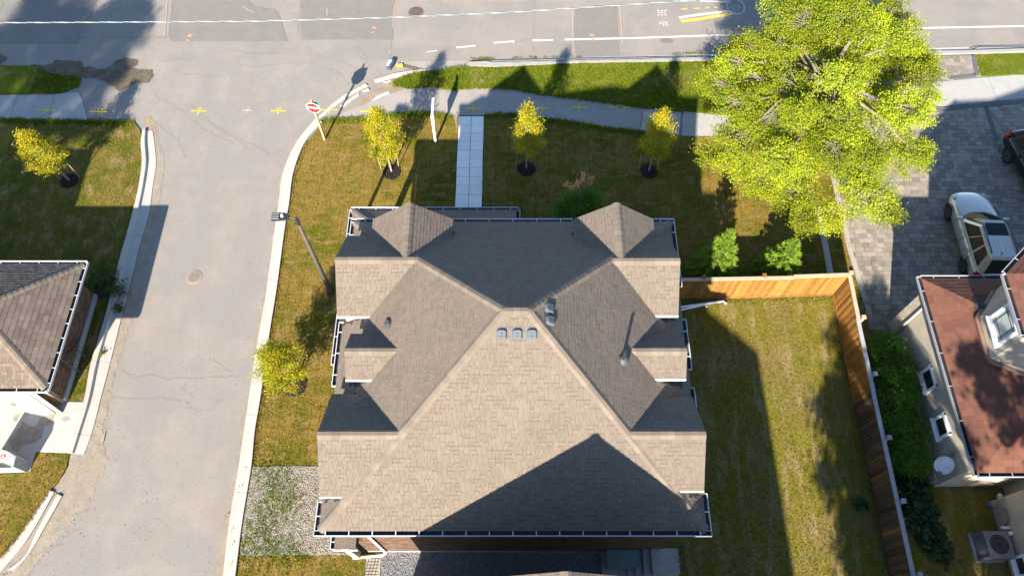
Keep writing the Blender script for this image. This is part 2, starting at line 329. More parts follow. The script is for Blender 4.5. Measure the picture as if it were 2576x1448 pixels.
def stones(name, poly, dens, smin, smax, z, m, label, excl=()):
    X, Y = sample(poly, dens, excl); n = len(X); s = rng.uniform(smin, smax, n); a = rng.uniform(0, 6.283, n)
    base = np.array([(-1, -.7, -.3), (.9, -.8, -.3), (1, .8, -.3), (-.8, .9, -.3), (-.5, -.4, .6), (.5, -.3, .7), (.4, .5, .5), (-.4, .4, .7)])
    V = base[None] * s[:, None, None]; V = V * rng.uniform(.7, 1.3, (n, 1, 3)); c, sn = np.cos(a)[:, None], np.sin(a)[:, None]
    x = V[..., 0] * c - V[..., 1] * sn + X[:, None]; y = V[..., 0] * sn + V[..., 1] * c + Y[:, None]; zz = V[..., 2] + z
    V = np.stack([x, y, zz], 2).reshape(-1, 3)
    f = np.array([(4, 5, 6, 7), (0, 1, 5, 4), (1, 2, 6, 5), (2, 3, 7, 6), (3, 0, 4, 7)]); F = (f[None] + (np.arange(n) * 8)[:, None, None]).reshape(-1, 4)
    o = npmesh(name, V, F, m, None, np.repeat(rng.uniform(0, 1, n), 5)); return tag(o, label, 'gravel', kind='stuff')

# ================================================================== GROUND AND ROADS
sheet('ground', [Vector((-400, -300, 0)), Vector((400, -300, 0)), Vector((400, 500, 0)), Vector((-400, 500, 0))], mat('far_ground', (.1, .1, .05), (.12, .11, .06), .2, bump=.2), -.06)
road = sheet('main_road', [Vector((-200, 26.2, 0)), Vector((200, 26.2, 0)), Vector((200, 60, 0)), Vector((-200, 60, 0))], M['asphalt_main'], .0)
side = sheet('side_road', [(300, 0 + 150), (1180, 150), (1060, 190), (960, 240), (890, 300), (800, 340), (745, 400), (712, 500), (660, 830), (620, 1150), (560, 1500), (-260, 1500), (-60, 1440), (160, 1200), (240, 1000), (310, 750), (350, 600), (370, 440), (360, 340), (330, 300), (130, 300), (0, 300), (0, 160)], M['asphalt'], .004)
sheet('paved_strip', [(-300, 120), (2700, 120), (2700, 420), (-300, 420)], M['asphalt_path'], -.03)

def patch(pts, m='asphalt_patch', z=.010, amp=.02, par=None, name='asphalt_patch'): return sheet(name, pts, M[m], z, parent=par or road, amp=amp)
patch([(-30, -60), (250, -60), (245, 0), (195, 108), (-30, 108)], 'asphalt_patch', .008)
patch([(437, -50), (624, -50), (625, 6), (644, 18), (700, 30), (716, 80), (725, 104), (430, 104), (424, 90)], z=.010)
patch([(624, -50), (720, -50), (955, -50), (955, 15), (940, 100), (756, 100), (750, 96), (752, 40), (700, 20), (640, 12)], 'asphalt_main', .009)
patch([(955, -60), (1312, -60), (1310, 14), (1306, 100), (1150, 104), (1152, 20)], z=.010) if 0 else None
patch([(1155, -40), (1312, -40), (1308, 60), (1304, 101), (1152, 103)], z=.0105) if 0 else None
patch([(757, 0), (992, 0), (988, 100), (757, 100)], z=.0105)
patch([(1446, 20), (1552, 10), (1556, 100), (1560, 150), (1450, 152), (1444, 90)], z=.0105)
patch([(1190, 152), (1110, 176), (1040, 176), (1005, 168), (1010, 155)], 'asphalt_path', .0115)
# tar-dark joints and cracks
cr = MB()
def crack(pts, wd=.03, z=.016, n=6, amp=.06):
    wd = wd * .7
    P = px(pts, z); out = []
    for i in range(len(P) - 1):
        for k in range(n): q = P[i].lerp(P[i + 1], k / n); q.x += random.gauss(0, amp); q.y += random.gauss(0, amp); out.append(q)
    out.append(P[-1]); ribbon(cr, out, wd, z)
crack([(235, 20), (222, 60), (198, 108), (0, 108)], .03, amp=.02); crack([(437, 0), (424, 95), (398, 94), (260, 93), (250, 104)], .035, amp=.02)
crack([(0, 30), (10, 5)], .03, amp=.01); crack([(624, 6), (640, 20), (690, 23), (706, 50), (716, 95)], .03, amp=.03)
crack([(756, 0), (754, 25), (751, 96)], .02, amp=.02); crack([(990, 0), (985, 100), (981, 150)], .025, amp=.02)
crack([(756, 16), (870, 18), (985, 20)], .02, amp=.02); crack([(1288, 110), (1343, 95), (1345, 0)], .02, amp=.01)
crack([(1345, 155), (1342, 110)], .02, amp=.01)
for seg in ([(400, 152), (470, 152), (550, 128), (600, 128), (640, 134), (720, 136), (752, 114)], [(430, 172), (460, 190), (470, 186), (560, 193), (640, 170), (700, 160), (770, 157), (850, 180), (865, 200), (880, 212)],
            [(780, 138), (820, 142), (870, 160), (905, 180)], [(900, 118), (925, 145), (925, 160)], [(380, 225), (400, 250), (445, 268), (480, 300), (530, 335), (600, 370)], [(500, 295), (560, 330), (640, 380)],
            [(480, 260), (520, 300), (590, 340), (680, 390)], [(400, 310), (440, 350), (470, 400)], [(300, 930), (330, 948), (470, 950), (585, 948), (600, 944)], [(270, 1002), (400, 1003), (470, 1004)],
            [(535, 900), (560, 920), (580, 935)], [(470, 1022), (520, 1038), (560, 1005)], [(470, 962), (460, 975), (475, 990), (485, 992)], [(10, 1430), (120, 1380), (200, 1330)], [(330, 100), (332, 60)]):
    crack(seg, .012, amp=.05)
cr.build('road_crack', M['crack'], side)['kind'] = 'stuff'
# sandy margins, mud, soil
def dirt(name, pts, m, z, amp=.06, par=None): return sheet(name, pts, M[m], z, parent=par or side, amp=amp, seg=.12)
dirt('sand_margin', [(393, 340), (410, 380), (414, 430), (398, 520), (380, 620), (345, 760), (300, 900), (272, 1010), (258, 1090), (270, 1160), (225, 1260), (150, 1345), (70, 1448), (-40, 1448), (30, 1440), (110, 1330), (160, 1245), (140, 1225), (170, 1180), (176, 1140), (214, 1142), (252, 1020), (300, 830), (350, 640), (388, 440), (386, 350)], 'sand', .012)
dirt('sand_margin', [(712, 437), (700, 512), (670, 740), (640, 940), (600, 1190), (560, 1448), (535, 1448), (560, 1310), (590, 1180), (612, 1050), (650, 820), (678, 640), (690, 500), (700, 450)], 'sand', .012)
dirt('sand_margin', [(360, 300), (375, 292), (395, 310), (392, 345), (368, 325)], 'soil', .013)
mudp = [(62, 165), (100, 163), (130, 163), (140, 151), (175, 153), (207, 153), (209, 171), (222, 167), (240, 170), (250, 175), (270, 170), (288, 155), (312, 146), (345, 150), (350, 163), (332, 170), (355, 175), (385, 175), (387, 190), (370, 215), (345, 220), (327, 200), (332, 215), (300, 230), (285, 220), (262, 205), (240, 198), (205, 195), (175, 188), (130, 185), (87, 175)]
dirt('mud_patch', mudp, 'mud', .014, .05); dirt('mud_patch', [(-10, 130), (12, 142), (20, 150), (5, 160), (-10, 164)], 'mud', .014, .03)
dirt('soil_patch', [(905, 255), (930, 232), (985, 205), (1010, 215), (1020, 222), (1060, 222), (1105, 215), (1000, 240), (960, 250), (925, 262), (895, 280), (860, 300), (825, 308), (850, 285), (880, 270)], 'soil', .0135, .04)
dirt('soil_patch', [(1045, 274), (1065, 268), (1095, 278), (1085, 285), (1050, 285)], 'soil', .02, .03)
dirt('soil_patch', [(1010, 160), (1035, 164), (1062, 172), (1040, 176), (1012, 168)], 'mud', .0165, .03)
dirt('soil_patch', [(1170, 165), (1180, 152), (1215, 150), (1220, 158), (1190, 162)], 'soil', .0165, .02)
dirt('soil_patch', [(1140, 290), (1150, 282), (1156, 296), (1150, 330)], 'sand', .07, .02)
# grit and pebbles along the margins
stones('road_grit', px([(393, 340), (414, 430), (380, 620), (300, 900), (265, 1100), (225, 1290), (120, 1400), (60, 1448), (-20, 1448), (110, 1330), (170, 1180), (214, 1142), (252, 1020), (300, 830), (350, 640), (388, 440)]), 26, .008, .022, .018, M['stone'], 'fine grit scattered on the sandy left margin of the side street')
stones('mud_pebbles', px(mudp), 12, .006, .018, .02, M['stone'], 'pale pebbles lying in the dried mud at the street corner')

stones('road_specks', px([(330, 160), (1180, 160), (890, 300), (745, 400), (660, 830), (560, 1448), (-60, 1448), (240, 1020), (390, 440), (380, 310), (140, 300)]), 5, .006, .018, .012, M['crackdark'], 'small dark specks and pebbles scattered over the side street')
stones('road_specks', px([(-10, 0), (2576, 0), (2576, 120), (1200, 148), (300, 150), (-10, 120)]), 3, .006, .018, .012, M['crackdark'], 'small dark specks and pebbles scattered over the main road')
# markings (parts of the road they lie on)
def line(pts, wd, m, z=.0135, par=None, name='lane_line'):
    b = MB(); ribbon(b, px(pts, z), wd, z); return b.build(name, M[m], par or road)
line([(1421, 100), (1600, 96), (1913, 85), (2200, 73), (2576, 66)], .13, 'linewhite')
for a, b_ in (((1372 - 32, 102), (1391, 101)), ((1242, 108), (1294, 104)), ((1148, 120), (1197, 115))): line([a, b_], .12, 'linewhite')
line([(1072, 132), (1100, 127)], .07, 'faded'); line([(1290, 109), (1293, 108)], .1, 'faded')
line([(1708, 45), (1760, 37), (1838, 28)], .17, 'linewhite'); line([(1713, 54), (1760, 48), (1850, 33)], .2, 'lineyellow')
line([(1760, 2), (1800, 3), (1836, 6)], .16, 'linewhite'); line([(1700, -3), (1770, -1), (1840, 0)], .16, 'lineyellow')
for x, y, l in ((1714, 23, 15), (1746, 22, 14), (1775, 20, 10), (1796, 19, 9), (1815, 18, 9)): line([(x, y), (x + l, y - .5)], .09, 'lineyellow')
for x, y, l in ((1653, 27, 28), (1655, 32, 22), (1654, 38, 26), (1662, 56, 20), (1658, 60, 24), (1668, 64, 16)):
    for k in range(3): line([(x + k * l / 3, y), (x + (k + .6) * l / 3, y - .4)], .09, 'faded')
b = MB()                                         # worn bicycle symbol: ring outline with handlebar shape
for rr, wd in ((.58, .13),):
    c = at(1851, 18, .014); ribbon(b, [(c.x + rr * math.cos(t / 16 * 2 * math.pi) * .8, c.y + rr * math.sin(t / 16 * 2 * math.pi) * (1.05 if t < 9 else .95)) for t in range(17)], wd, .014)
c = at(1851, 22, .014); ribbon(b, [(c.x + .17 * math.cos(t), c.y + .12 * math.sin(t)) for t in np.linspace(0, 6.28, 14)], .06, .014)
ribbon(b, [(c.x - .28, c.y + .02), (c.x - .18, c.y + .22), (c.x + .18, c.y + .22), (c.x + .28, c.y + .02)], .07, .014)
b.build('road_symbol', mat('worn_symbol_paint', (.36, .35, .33), (.27, .26, .24), 14, bump=.1), road)
def spray(x, y, kind=0, s=1.0, m='sprayyellow', par=None, z=.02, wd=.05):
    b = MB(); c = at(x, y, z); hl = .42 * s
    ribbon(b, [(c.x - hl, c.y), (c.x, c.y + .01), (c.x + hl, c.y - .005)], wd, z)
    if kind >= 0:
        ribbon(b, [(c.x + .05 + .12 * s * math.cos(t) * .9, c.y + .08 + .11 * s * math.sin(t)) for t in np.linspace(.4, 5.4, 12)], wd * .6, z + .0015)
        ribbon(b, [(c.x - .02, c.y - .04), (c.x + .05, c.y - .1), (c.x - .03, c.y - .16), (c.x + .04, c.y - .22), (c.x - .08, c.y - .24)][:3 + kind], wd * .6, z + .003)
    return b.build('paint_mark', M[m], par or side)
for x, y, k in ((117, 277, 2), (248, 281, 1), (500, 279, 2), (700, 279, 1), (828, 276, 1), (930, 280, 1), (1033, 283, 0), (1190, 273, 1), (1362, 273, 1), (1458, 270, 2), (1570, 270, 2), (1552, 270, 1)):
    spray(x, y, k, random.uniform(.85, 1.1), z=.045 if (x > 880 or x < 340) else .02, wd=.055 if x not in (1033,) else .07)
spray(622, 278, 0, .5, 'faded'); spray(1650, 271, -1, .8, z=.052)
for x, y in ((476, 94), (941, 75), (1491, 93)):
    b = MB(); c = at(x, y, .019)
    for k in range(9): ribbon(b, [(c.x + random.uniform(-.13, .13), c.y + .12 + random.uniform(-.09, .09)), (c.x + random.uniform(-.15, .15), c.y + .12 + random.uniform(-.1, .1))], .045, .019 + k * .0006)
    for k in range(5): ribbon(b, [(c.x - .08 + random.uniform(-.08, .08), c.y - .2 + random.uniform(-.06, .06)), (c.x + random.uniform(-.1, .1), c.y - .22 + random.uniform(-.06, .06))], .04, .0245 + k * .0006)
    b.build('paint_mark', M['sprayorange'], road)
for pts in ([(414, 92), (416, 62), (421, 0)], [(370, 91), (403, 91)], [(200, 90), (250, 92)], [(980, 135), (984, 125)], [(988, 70), (993, 10)], [(822, 40), (823, 20)], [(1440, 30), (1441, 80), (1442, 140)], [(1559, 18), (1562, 60), (1566, 110)], [(610, 16), (625, 26), (640, 32)]):
    line(pts, .05, 'faintorange', .018, name='paint_mark')
# manholes
def manhole(x, y, r, mm, label):
    c = at(x, y, .02); t = thing('manhole_cover', label, 'manhole cover', c)
    b = MB(); b.disc(c + Vector((0, 0, .004)), r, 32, .02); b.build('frame', M['iron'] if mm == 'iron' else M['irontan'], t)
    b = MB(); b.disc(c + Vector((0, 0, .009)), r * .86, 32, .004)
    for i in range(-6, 7):
        for j in range(-6, 7):
            if math.hypot(i, j) < 6.2 and math.hypot(i, j) > (2.4 if mm == 'iron' else 0): b.box(c + Vector((i * r * .125, j * r * .125, .014)), (r * .06, r * .06, .012))
    b.build('lid', M[mm], t, origin=None)
    b = MB()
    for i in range(-6, 7):
        for j in range(-6, 7):
            if math.hypot(i, j) < 6.0: b.box(c + Vector(((i + .5) * r * .125, (j + .5) * r * .125, .0095)), (r * .045, r * .045, .003))
    b.build('lid_holes', M['black'], t)['kind'] = 'stuff'
    return t
manhole(1046, 31, .40, 'iron', 'rusty brown round manhole cover on the main road below the overhead cable')
manhole(488, 697, .34, 'irontan', 'sand coloured round manhole cover in the middle of the side street')
b = MB(); c = at(1677, 103, .0165); b.poly([(c.x + .36 * math.cos(t) * random.uniform(.93, 1.05), c.y + .17 * math.sin(t) * random.uniform(.93, 1.05), 0) for t in np.linspace(0, 6.0, 22)], .0125); b.build('round_patch', mat('worn_patch', (.16, .14, .125), None, 5), road)

# ------------------------------------------------------------------ kerbs
def smooth(P, n=6):
    out = []
    for i in range(len(P) - 1):
        a, b_, c, d = P[max(i - 1, 0)], P[i], P[i + 1], P[min(i + 2, len(P) - 1)]
        for k in range(n): t = k / n; out.append(.5 * ((2 * b_) + (c - a) * t + (2 * a - 5 * b_ + 4 * c - d) * t * t + (3 * b_ - a - 3 * c + d) * t ** 3))
    return out + [P[-1]]
def kerb(name, left, right, label_parts=True, back='left', z=.02):
    """left / right edge polylines (pixels); a raised back strip on one side and a flat gutter pan on the other, in cast lengths"""
    L = smooth(px(left, 0)); Rt = smooth(px(right, 0)); o = bpy.data.objects.new(name, None); COL.objects.link(o); o['kind'] = 'structure'
    def resample(P, n):
        d = [0]
        for i in range(1, len(P)): d.append(d[-1] + (P[i] - P[i - 1]).length)
        out = []
        for k in range(n + 1):
            s = d[-1] * k / n; i = max(j for j in range(len(d)) if d[j] <= s + 1e-9); i = min(i, len(P) - 2)
            out.append(P[i].lerp(P[i + 1], (s - d[i]) / max(1e-6, d[i + 1] - d[i])))
        return out, d[-1]
    _, ln = resample(L, 2); n = max(2, int(ln / .25)); L, _ = resample(L, n); Rt, _ = resample(Rt, n); step = 12
    prof = [(0, -.05), (0, .155), (.30, .145), (.36, .04), (.62, .028), (1, .036), (1, -.05)]
    if back == 'right': prof = [(1 - a, b_) for a, b_ in prof][::-1]
    if back == 'flat': prof = [(0, -.05), (0, .07), (.5, .075), (1, .07), (1, -.05)]
    for s0 in range(0, n, step):
        s1 = min(n, s0 + step); b = MB(); vs = []
        for k in range(s0, s1 + 1):
            for a, h in prof:
                p = L[k].lerp(Rt[k], a)
                if k == s0 and s0: p = p.lerp(L[k + 1].lerp(Rt[k + 1], a), .05)
                vs.append(Vector((p.x, p.y, h)))
        q = len(prof); fs = []
        for k in range(s1 - s0):
            for j in range(q - 1): fs.append((k * q + j, k * q + j + 1, (k + 1) * q + j + 1, (k + 1) * q + j))
        fs += [tuple(range(q)), tuple(range((s1 - s0) * q + q - 1, (s1 - s0) * q - 1, -1))]
        b.add(vs, fs); b.build('kerb_stone', M['kerb'], o)
    return o
kerb('left_kerb', [(362, 330), (357.5, 362), (360, 412), (354, 462), (341, 522), (322.5, 592), (302.5, 662), (289, 724), (257.5, 836), (232.5, 919), (215.5, 1010), (191, 1086), (175, 1140)],
     [(384, 330), (389, 362), (393, 412), (386, 462), (375, 537), (355, 607), (325, 724), (307.5, 794), (275, 924), (255, 999), (232.5, 1086), (212.5, 1142)], back='left')
kerb('right_kerb', [(794, 299), (744, 362), (711.5, 437), (701, 512), (691.5, 574), (671.5, 724), (668, 750), (645, 879), (614, 1086), (599, 1186), (577.5, 1311), (561, 1448), (550, 1530)],
     [(812, 312), (769, 362), (740, 437), (729, 517), (719, 574), (699, 724), (683, 824), (659, 994), (643.5, 1086), (635, 1173), (612.5, 1311), (595, 1448), (584, 1530)], back='right')
kerb('lower_left_kerb', [(125, 1232), (57, 1335), (0, 1407), (-20, 1430)], [(139, 1238), (75, 1350), (15, 1425), (-6, 1450)], back='flat')
kerb('lower_left_gutter', [(147, 1243), (95, 1335), (68, 1395), (22, 1432)], [(158, 1248), (118, 1320), (80, 1385), (36, 1434)], back='flat')
sheet('gutter_dirt', [(139, 1238), (147, 1243), (95, 1335), (68, 1395), (22, 1432), (5, 1440), (15, 1425), (75, 1350)], M['sand'], .03)
# broken corner kerb pieces
for i, pl in enumerate(([(829, 266), (869, 237), (919, 210), (925, 215), (896, 230), (864, 250), (834, 272)], [(792, 302), (829, 268), (834, 273), (812, 294), (800, 306)], [(856, 265), (880, 248), (904, 232), (903, 239), (884, 253), (864, 268)],
           [(912, 228), (926, 221), (929, 226), (918, 230)], [(941, 200), (989, 185), (1034, 177), (1090, 172), (1034, 184), (994, 194), (944, 207)], [(964, 206), (985, 200), (984, 204), (968, 208)])):
    sheet('broken_kerb', pl, M['kerb'], .06 + .003 * i, thick=.06, amp=.008, seg=.2)
sheet('concrete_apron', [(925, 262), (950, 240), (975, 230), (980, 240), (940, 262), (905, 278)], M['driveway_conc'], .022, amp=.05)
sheet('north_kerb', [(1178, 165), (1180, 156), (1240, 153), (1458, 148), (1768, 142), (1913, 137), (2100, 134), (2452, 126), (2600, 121), (2600, 129), (2452, 134), (2100, 144), (1913, 147), (1768, 152), (1458, 157), (1290, 165), (1240, 167)], M['northkerb'], .13, thick=.16, amp=.004, seg=.5)
sheet('gutter_line', [(1185, 155), (1240, 150), (1458, 144), (1768, 137), (2100, 128), (2452, 118), (2600, 113), (2600, 121), (2452, 126), (2100, 134), (1768, 142), (1458, 148), (1240, 153), (1182, 158)], M['driveway_conc'], .016)
b = MB(); ribbon(b, [p + Vector((random.gauss(0, .01), random.gauss(0, .012), 0)) for p in px([(x, 157.5 - (x - 1180) * .0245 - (4 if x < 1230 else 0)) for x in range(1186, 2290, 18)], .14)], .045, .136); b.build('kerb_joint', M['dark'])['kind'] = 'structure'
b = MB(); ribbon(b, px([(2440, 125), (2460, 119), (2600, 117)], .14), .06, .14); b.build('kerb_joint', M['dark'])['kind'] = 'structure'

# ------------------------------------------------------------------ lawns
LZ = .06
left_lawn = [(-220, 303), (0, 300), (170, 303), (335, 306), (354, 330), (357, 362), (360, 412), (354, 462), (341, 522), (322, 592), (302, 662), (289, 724), (257, 836), (232, 919), (215, 1009), (-260, 1009)]
lower_lawn = [(90, 1137), (174, 1141), (167, 1175), (150, 1205), (125, 1232), (57, 1335), (-30, 1440), (-220, 1440), (-120, 1192), (0, 1192), (75, 1187)]
left_verge = [(-220, 163), (0, 164), (87, 166), (130, 185), (175, 190), (205, 195), (197, 217), (172, 226), (160, 232), (140, 236), (-220, 239)]
verge = [(986, 207), (1034, 191), (1106, 178), (1174, 168), (1288, 165), (1458, 158), (1768, 153), (1913, 148), (2290, 142), (2300, 200), (2200, 285), (1990, 296), (1813, 289), (1713, 278), (1638, 272), (1588, 265), (1463, 247), (1363, 236), (1288, 222), (1194, 220), (1144, 226), (1114, 224), (1094, 215), (1049, 220), (1019, 222)]
front_lawn = [(806, 314), (816, 307), (849, 299), (881, 296), (944, 297), (1004, 287), (1054, 280), (1084, 280), (1134, 290), (1180, 293), (1260, 288), (1288, 286), (1350, 296), (1438, 306), (1538, 323), (1610, 328), (1710, 341), (1823, 346), (2000, 340), (2065, 330), (2122, 559), (2132, 612), (2164, 724), (2182, 786), (2205, 831), (2290, 830), (2700, 1100), (2700, 1560), (1660, 1560), (1660, 1390), (1500, 1380), (810, 1340), (800, 1172), (635, 1173), (643, 1086), (659, 994), (683, 824), (699, 724), (719, 574), (729, 517), (740, 437), (769, 362)]
low_lawn = [(601, 1398), (836, 1394), (960, 1386), (955, 1400), (918, 1460), (905, 1560), (580, 1560), (594, 1448)]
right_verge = [(2452, 133), (2700, 124), (2700, 182), (2576, 187), (2459, 191)]
yard = [(1700, 735), (2200, 720), (2330, 1560), (1640, 1560), (1660, 1390)]
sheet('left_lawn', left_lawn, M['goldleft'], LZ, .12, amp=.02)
sheet('lower_left_lawn', lower_lawn, M['gold'], LZ, .12, amp=.015)
sheet('left_verge', left_verge, M['green'], LZ, .12, amp=.03)
sheet('middle_verge', verge, M['green'], LZ, .12, amp=.03)
sheet('front_lawn', front_lawn, M['gold'], LZ, .12, amp=.02)
sheet('lower_lawn', low_lawn, M['gold'], LZ, .12, amp=.015)
sheet('right_verge', right_verge, M['green'], LZ, .12, amp=.02)
YP = [Vector((5.0, 14.05, 0)), Vector((13.9, 14.2, 0)), Vector((18.5, 13, 0)), Vector((18.5, -3, 0)), Vector((5.0, -3, 0))]
sheet('back_yard_lawn', YP, M['yard'], LZ + .005, .05)
# pavements
def concrete(pts, name='sidewalk_slab', z=.03, m='concrete', par=None): return sheet(name, pts, M[m], z, .08, parent=par, amp=0)
walk_l = bpy.data.objects.new('left_sidewalk', None); COL.objects.link(walk_l); walk_l['kind'] = 'structure'
for q in ([(-120, 240), (-20, 239), (-40, 298), (-150, 298)], [(-19, 239), (43, 238.5), (26, 299), (-39, 298)], [(44, 238.5), (137.5, 237), (120, 302), (27, 299)], [(138.5, 237), (197, 232), (206, 250), (220, 303), (121, 302)]): concrete(q, par=walk_l)
sheet('asphalt_path', [(884, 297), (860, 299), (845, 297), (870, 280), (925, 258), (960, 245), (1019, 224), (1049, 222), (1094, 217), (1114, 226), (1144, 228), (1194, 222), (1288, 224), (1363, 238), (1463, 249), (1588, 267), (1640, 273), (1622, 274), (1608, 327), (1538, 322), (1438, 305), (1350, 295), (1288, 285), (1180, 291), (1134, 289), (1084, 279), (1054, 279), (1004, 286), (944, 296)], M['asphalt_path'], .03, .06, amp=.03)
walk_r = bpy.data.objects.new('concrete_sidewalk', None); COL.objects.link(walk_r); walk_r['kind'] = 'structure'
for q in ([(1620, 273), (1713, 279), (1709, 340), (1609, 326)], [(1719, 280), (1813, 290), (1823, 345), (1716, 341)], [(1815, 290), (1930, 296), (1950, 352), (1825, 346)], [(1932, 296), (2060, 292), (2085, 348), (1952, 352)], [(2062, 292), (2200, 270), (2240, 330), (2087, 348)],
          [(2201, 270), (2300, 212), (2345, 207), (2358, 268), (2300, 278), (2241, 328)], [(2346, 207), (2484, 194), (2510, 253), (2359, 268)], [(2485, 194), (2640, 182), (2660, 240), (2511, 253)]): concrete(q, par=walk_r)
walk = bpy.data.objects.new('front_walkway', None); COL.objects.link(walk); walk['kind'] = 'structure'
y0, y1 = at(1184, 296).y, at(1180, 540).y; xl, xr = at(1150, 400).x, at(1215, 400).x; n = 11; sx = (xr - xl) / 2
for i in range(n):
    for j in range(2):
        b = MB(); cy = y0 + (y1 - y0) * (i + .5) / n; sk = .0
        b.box((xl + sx * (j + .5) + .006 * math.sin(i), cy, .05 + random.uniform(0, .006)), (sx - .022, abs(y1 - y0) / n - .014, .09)); b.build('paving_slab', M['slab'], walk)
b = MB(); b.poly([(xl, y0, 0), (xr, y0, 0), (xr, y1, 0), (xl, y1, 0)], .066); b.build('slab_joints', M['mud'], walk)
# left concrete driveway
dr = sheet('concrete_driveway', [(-100, 985), (152, 1010), (215, 1011), (176, 1139), (90, 1136), (75, 1186), (-100, 1192)], M['driveway_conc'], .075, .08)
sheet('expansion_joint', [(214.5, 1011), (216, 1011), (177, 1139), (175.5, 1139)], M['stain'], .079, parent=dr)
for st in ([(22, 1110), (40, 1085), (58, 1060), (80, 1075), (95, 1065), (100, 1050), (120, 1045), (140, 1043), (130, 1060), (112, 1072), (105, 1100), (80, 1115), (60, 1120), (48, 1135), (30, 1128)], [(75, 1020), (92, 1003), (98, 1008), (85, 1022), (68, 1027)],
           [(104, 1002), (118, 998), (120, 1004), (108, 1008)], [(22, 1015), (40, 1012), (50, 1008), (40, 1020)], [(30, 1050), (52, 1038), (46, 1056), (34, 1062)], [(155, 1050), (172, 1046), (174, 1054), (160, 1058)]):
    sheet('oil_stain', st, M['stain'], .080, parent=dr, amp=.04, seg=.12)
sheet('rust_streak', [(253, 1105), (262, 1088), (266, 1085), (260, 1110), (253, 1122)], M['stain'], .042)
# gravel areas
grav = [(643, 1172), (810, 1172), (822, 1340), (900, 1352), (900, 1392), (603, 1397), (612, 1311), (635, 1173)]
sheet('gravel_bed', grav, M['gravel'], LZ + .02, .1, amp=.03)
stones('gravel', px(grav, .08), 560, .008, .023, LZ + .03, M['stone'], 'pale crushed gravel bed between kerb and house with green weeds')
grv2 = [(955, 1380), (1660, 1380), (1660, 1560), (905, 1560), (920, 1450)]
sheet('crushed_stone_bed', grv2, M['gravel_dark'], LZ + .02, .1)
stones('crushed_stone', px(grv2, .08), 220, .01, .026, LZ + .03, mat('dark_stone', (.22, .22, .225), (.14, .14, .145), 8, bump=.3, var=.4), 'dark grey crushed stone in the gap behind the house')
gp = [(922, 1400), (958, 1395), (950, 1560), (905, 1560)]
sheet('paver_grid_strip', gp, M['stone'], LZ + .045, .03)
b = MB()
for k in range(4): ribbon(b, px([(930 + k * 8, 1398), (916 + k * 8.6, 1450), (905 + k * 9, 1500)], .11), .02, LZ + .05)
for k in range(9): ribbon(b, px([(924 - k * 2, 1404 + k * 8), (956 - k * 1.3, 1404 + k * 8)], .11), .015, LZ + .052)
b.build('paver_grid', M['dark'])['kind'] = 'structure'

# grass stuff
POLY = lambda pts: px(pts, LZ)
GB = {}
for k in ('gold', 'goldleft', 'green', 'yard'):
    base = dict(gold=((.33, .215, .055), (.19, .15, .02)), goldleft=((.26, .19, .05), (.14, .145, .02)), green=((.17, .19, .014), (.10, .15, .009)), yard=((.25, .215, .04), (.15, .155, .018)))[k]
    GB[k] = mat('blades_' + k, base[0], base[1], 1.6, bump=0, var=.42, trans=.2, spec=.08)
houseft = [Vector((-5.15, 3.85, 0)), Vector((5.25, 3.85, 0)), Vector((5.25, 13.65, 0)), Vector((-5.15, 13.65, 0))]
wk = [Vector((xl, y0, 0)), Vector((xr, y0, 0)), Vector((xr, y1, 0)), Vector((xl, y1, 0))]
grass('front_grass', POLY(front_lawn), 230, .018, .05, LZ, GB['gold'], 'dry golden lawn grass around the brown roofed house', (houseft, wk, YP))
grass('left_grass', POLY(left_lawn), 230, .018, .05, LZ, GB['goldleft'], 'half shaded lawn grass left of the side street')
grass('lower_left_grass', POLY(lower_lawn), 230, .018, .05, LZ, GB['gold'], 'golden grass below the concrete driveway')
grass('lower_grass', POLY(low_lawn), 230, .018, .05, LZ, GB['gold'], 'golden grass below the gravel bed')
grass('verge_grass', POLY(verge), 420, .03, .085, LZ, GB['green'], 'lush green grass on the verge between main road and path')
grass('left_verge_grass', POLY(left_verge), 520, .04, .1, LZ, GB['green'], 'dark green grass on the left verge beside the mud')
grass('right_verge_grass', POLY(right_verge), 260, .02, .06, LZ, GB['green'], 'small patch of verge grass right of the paver apron')
grass('yard_grass', YP, 260, .02, .05, LZ + .005, GB['yard'], 'striped back yard grass inside the timber fence')
# ragged tufts along path edges and weeds
def tufts(name, pts, n, amp, hmin, hmax, m, label, z=LZ):
    P = px(pts, z); seg = []
    for i in range(len(P) - 1): seg.append((P[i + 1] - P[i]).length)
    tot = sum(seg); X = []; Y = []
    for _ in range(n):
        s = random.uniform(0, tot); i = 0
        while s > seg[i] and i < len(seg) - 1: s -= seg[i]; i += 1
        q = P[i].lerp(P[i + 1], s / seg[i]); X.append(q.x + random.gauss(0, amp)); Y.append(q.y + random.gauss(0, amp))
    n *= 5; X = np.repeat(X, 5) + rng.normal(0, .03, n); Y = np.repeat(Y, 5) + rng.normal(0, .03, n); a = rng.uniform(0, 6.28, n); b = rng.uniform(0, 6.28, n); h = rng.uniform(hmin, hmax, n)
    V = np.empty((n, 3, 3)); V[:, 0] = np.stack([X - np.cos(a) * .014, Y - np.sin(a) * .014, np.full(n, z - .01)], 1); V[:, 1] = np.stack([X + np.cos(a) * .014, Y + np.sin(a) * .014, np.full(n, z - .01)], 1)
    V[:, 2] = np.stack([X + np.cos(b) * h * .8, Y + np.sin(b) * h * .8, z + h * .8], 1)
    tag(npmesh(name, V.reshape(-1, 3), np.arange(n * 3).reshape(-1, 3), m, None, rng.uniform(0, 1, n)), label, 'grass', kind='stuff')
tufts('path_edge_grass', [(815, 306), (880, 303), (944, 300), (1004, 290), (1060, 288), (1134, 296)], 1500, .1, .04, .13, GB['green'], 'green grass fringe along the lower edge of the asphalt path left of the walkway')
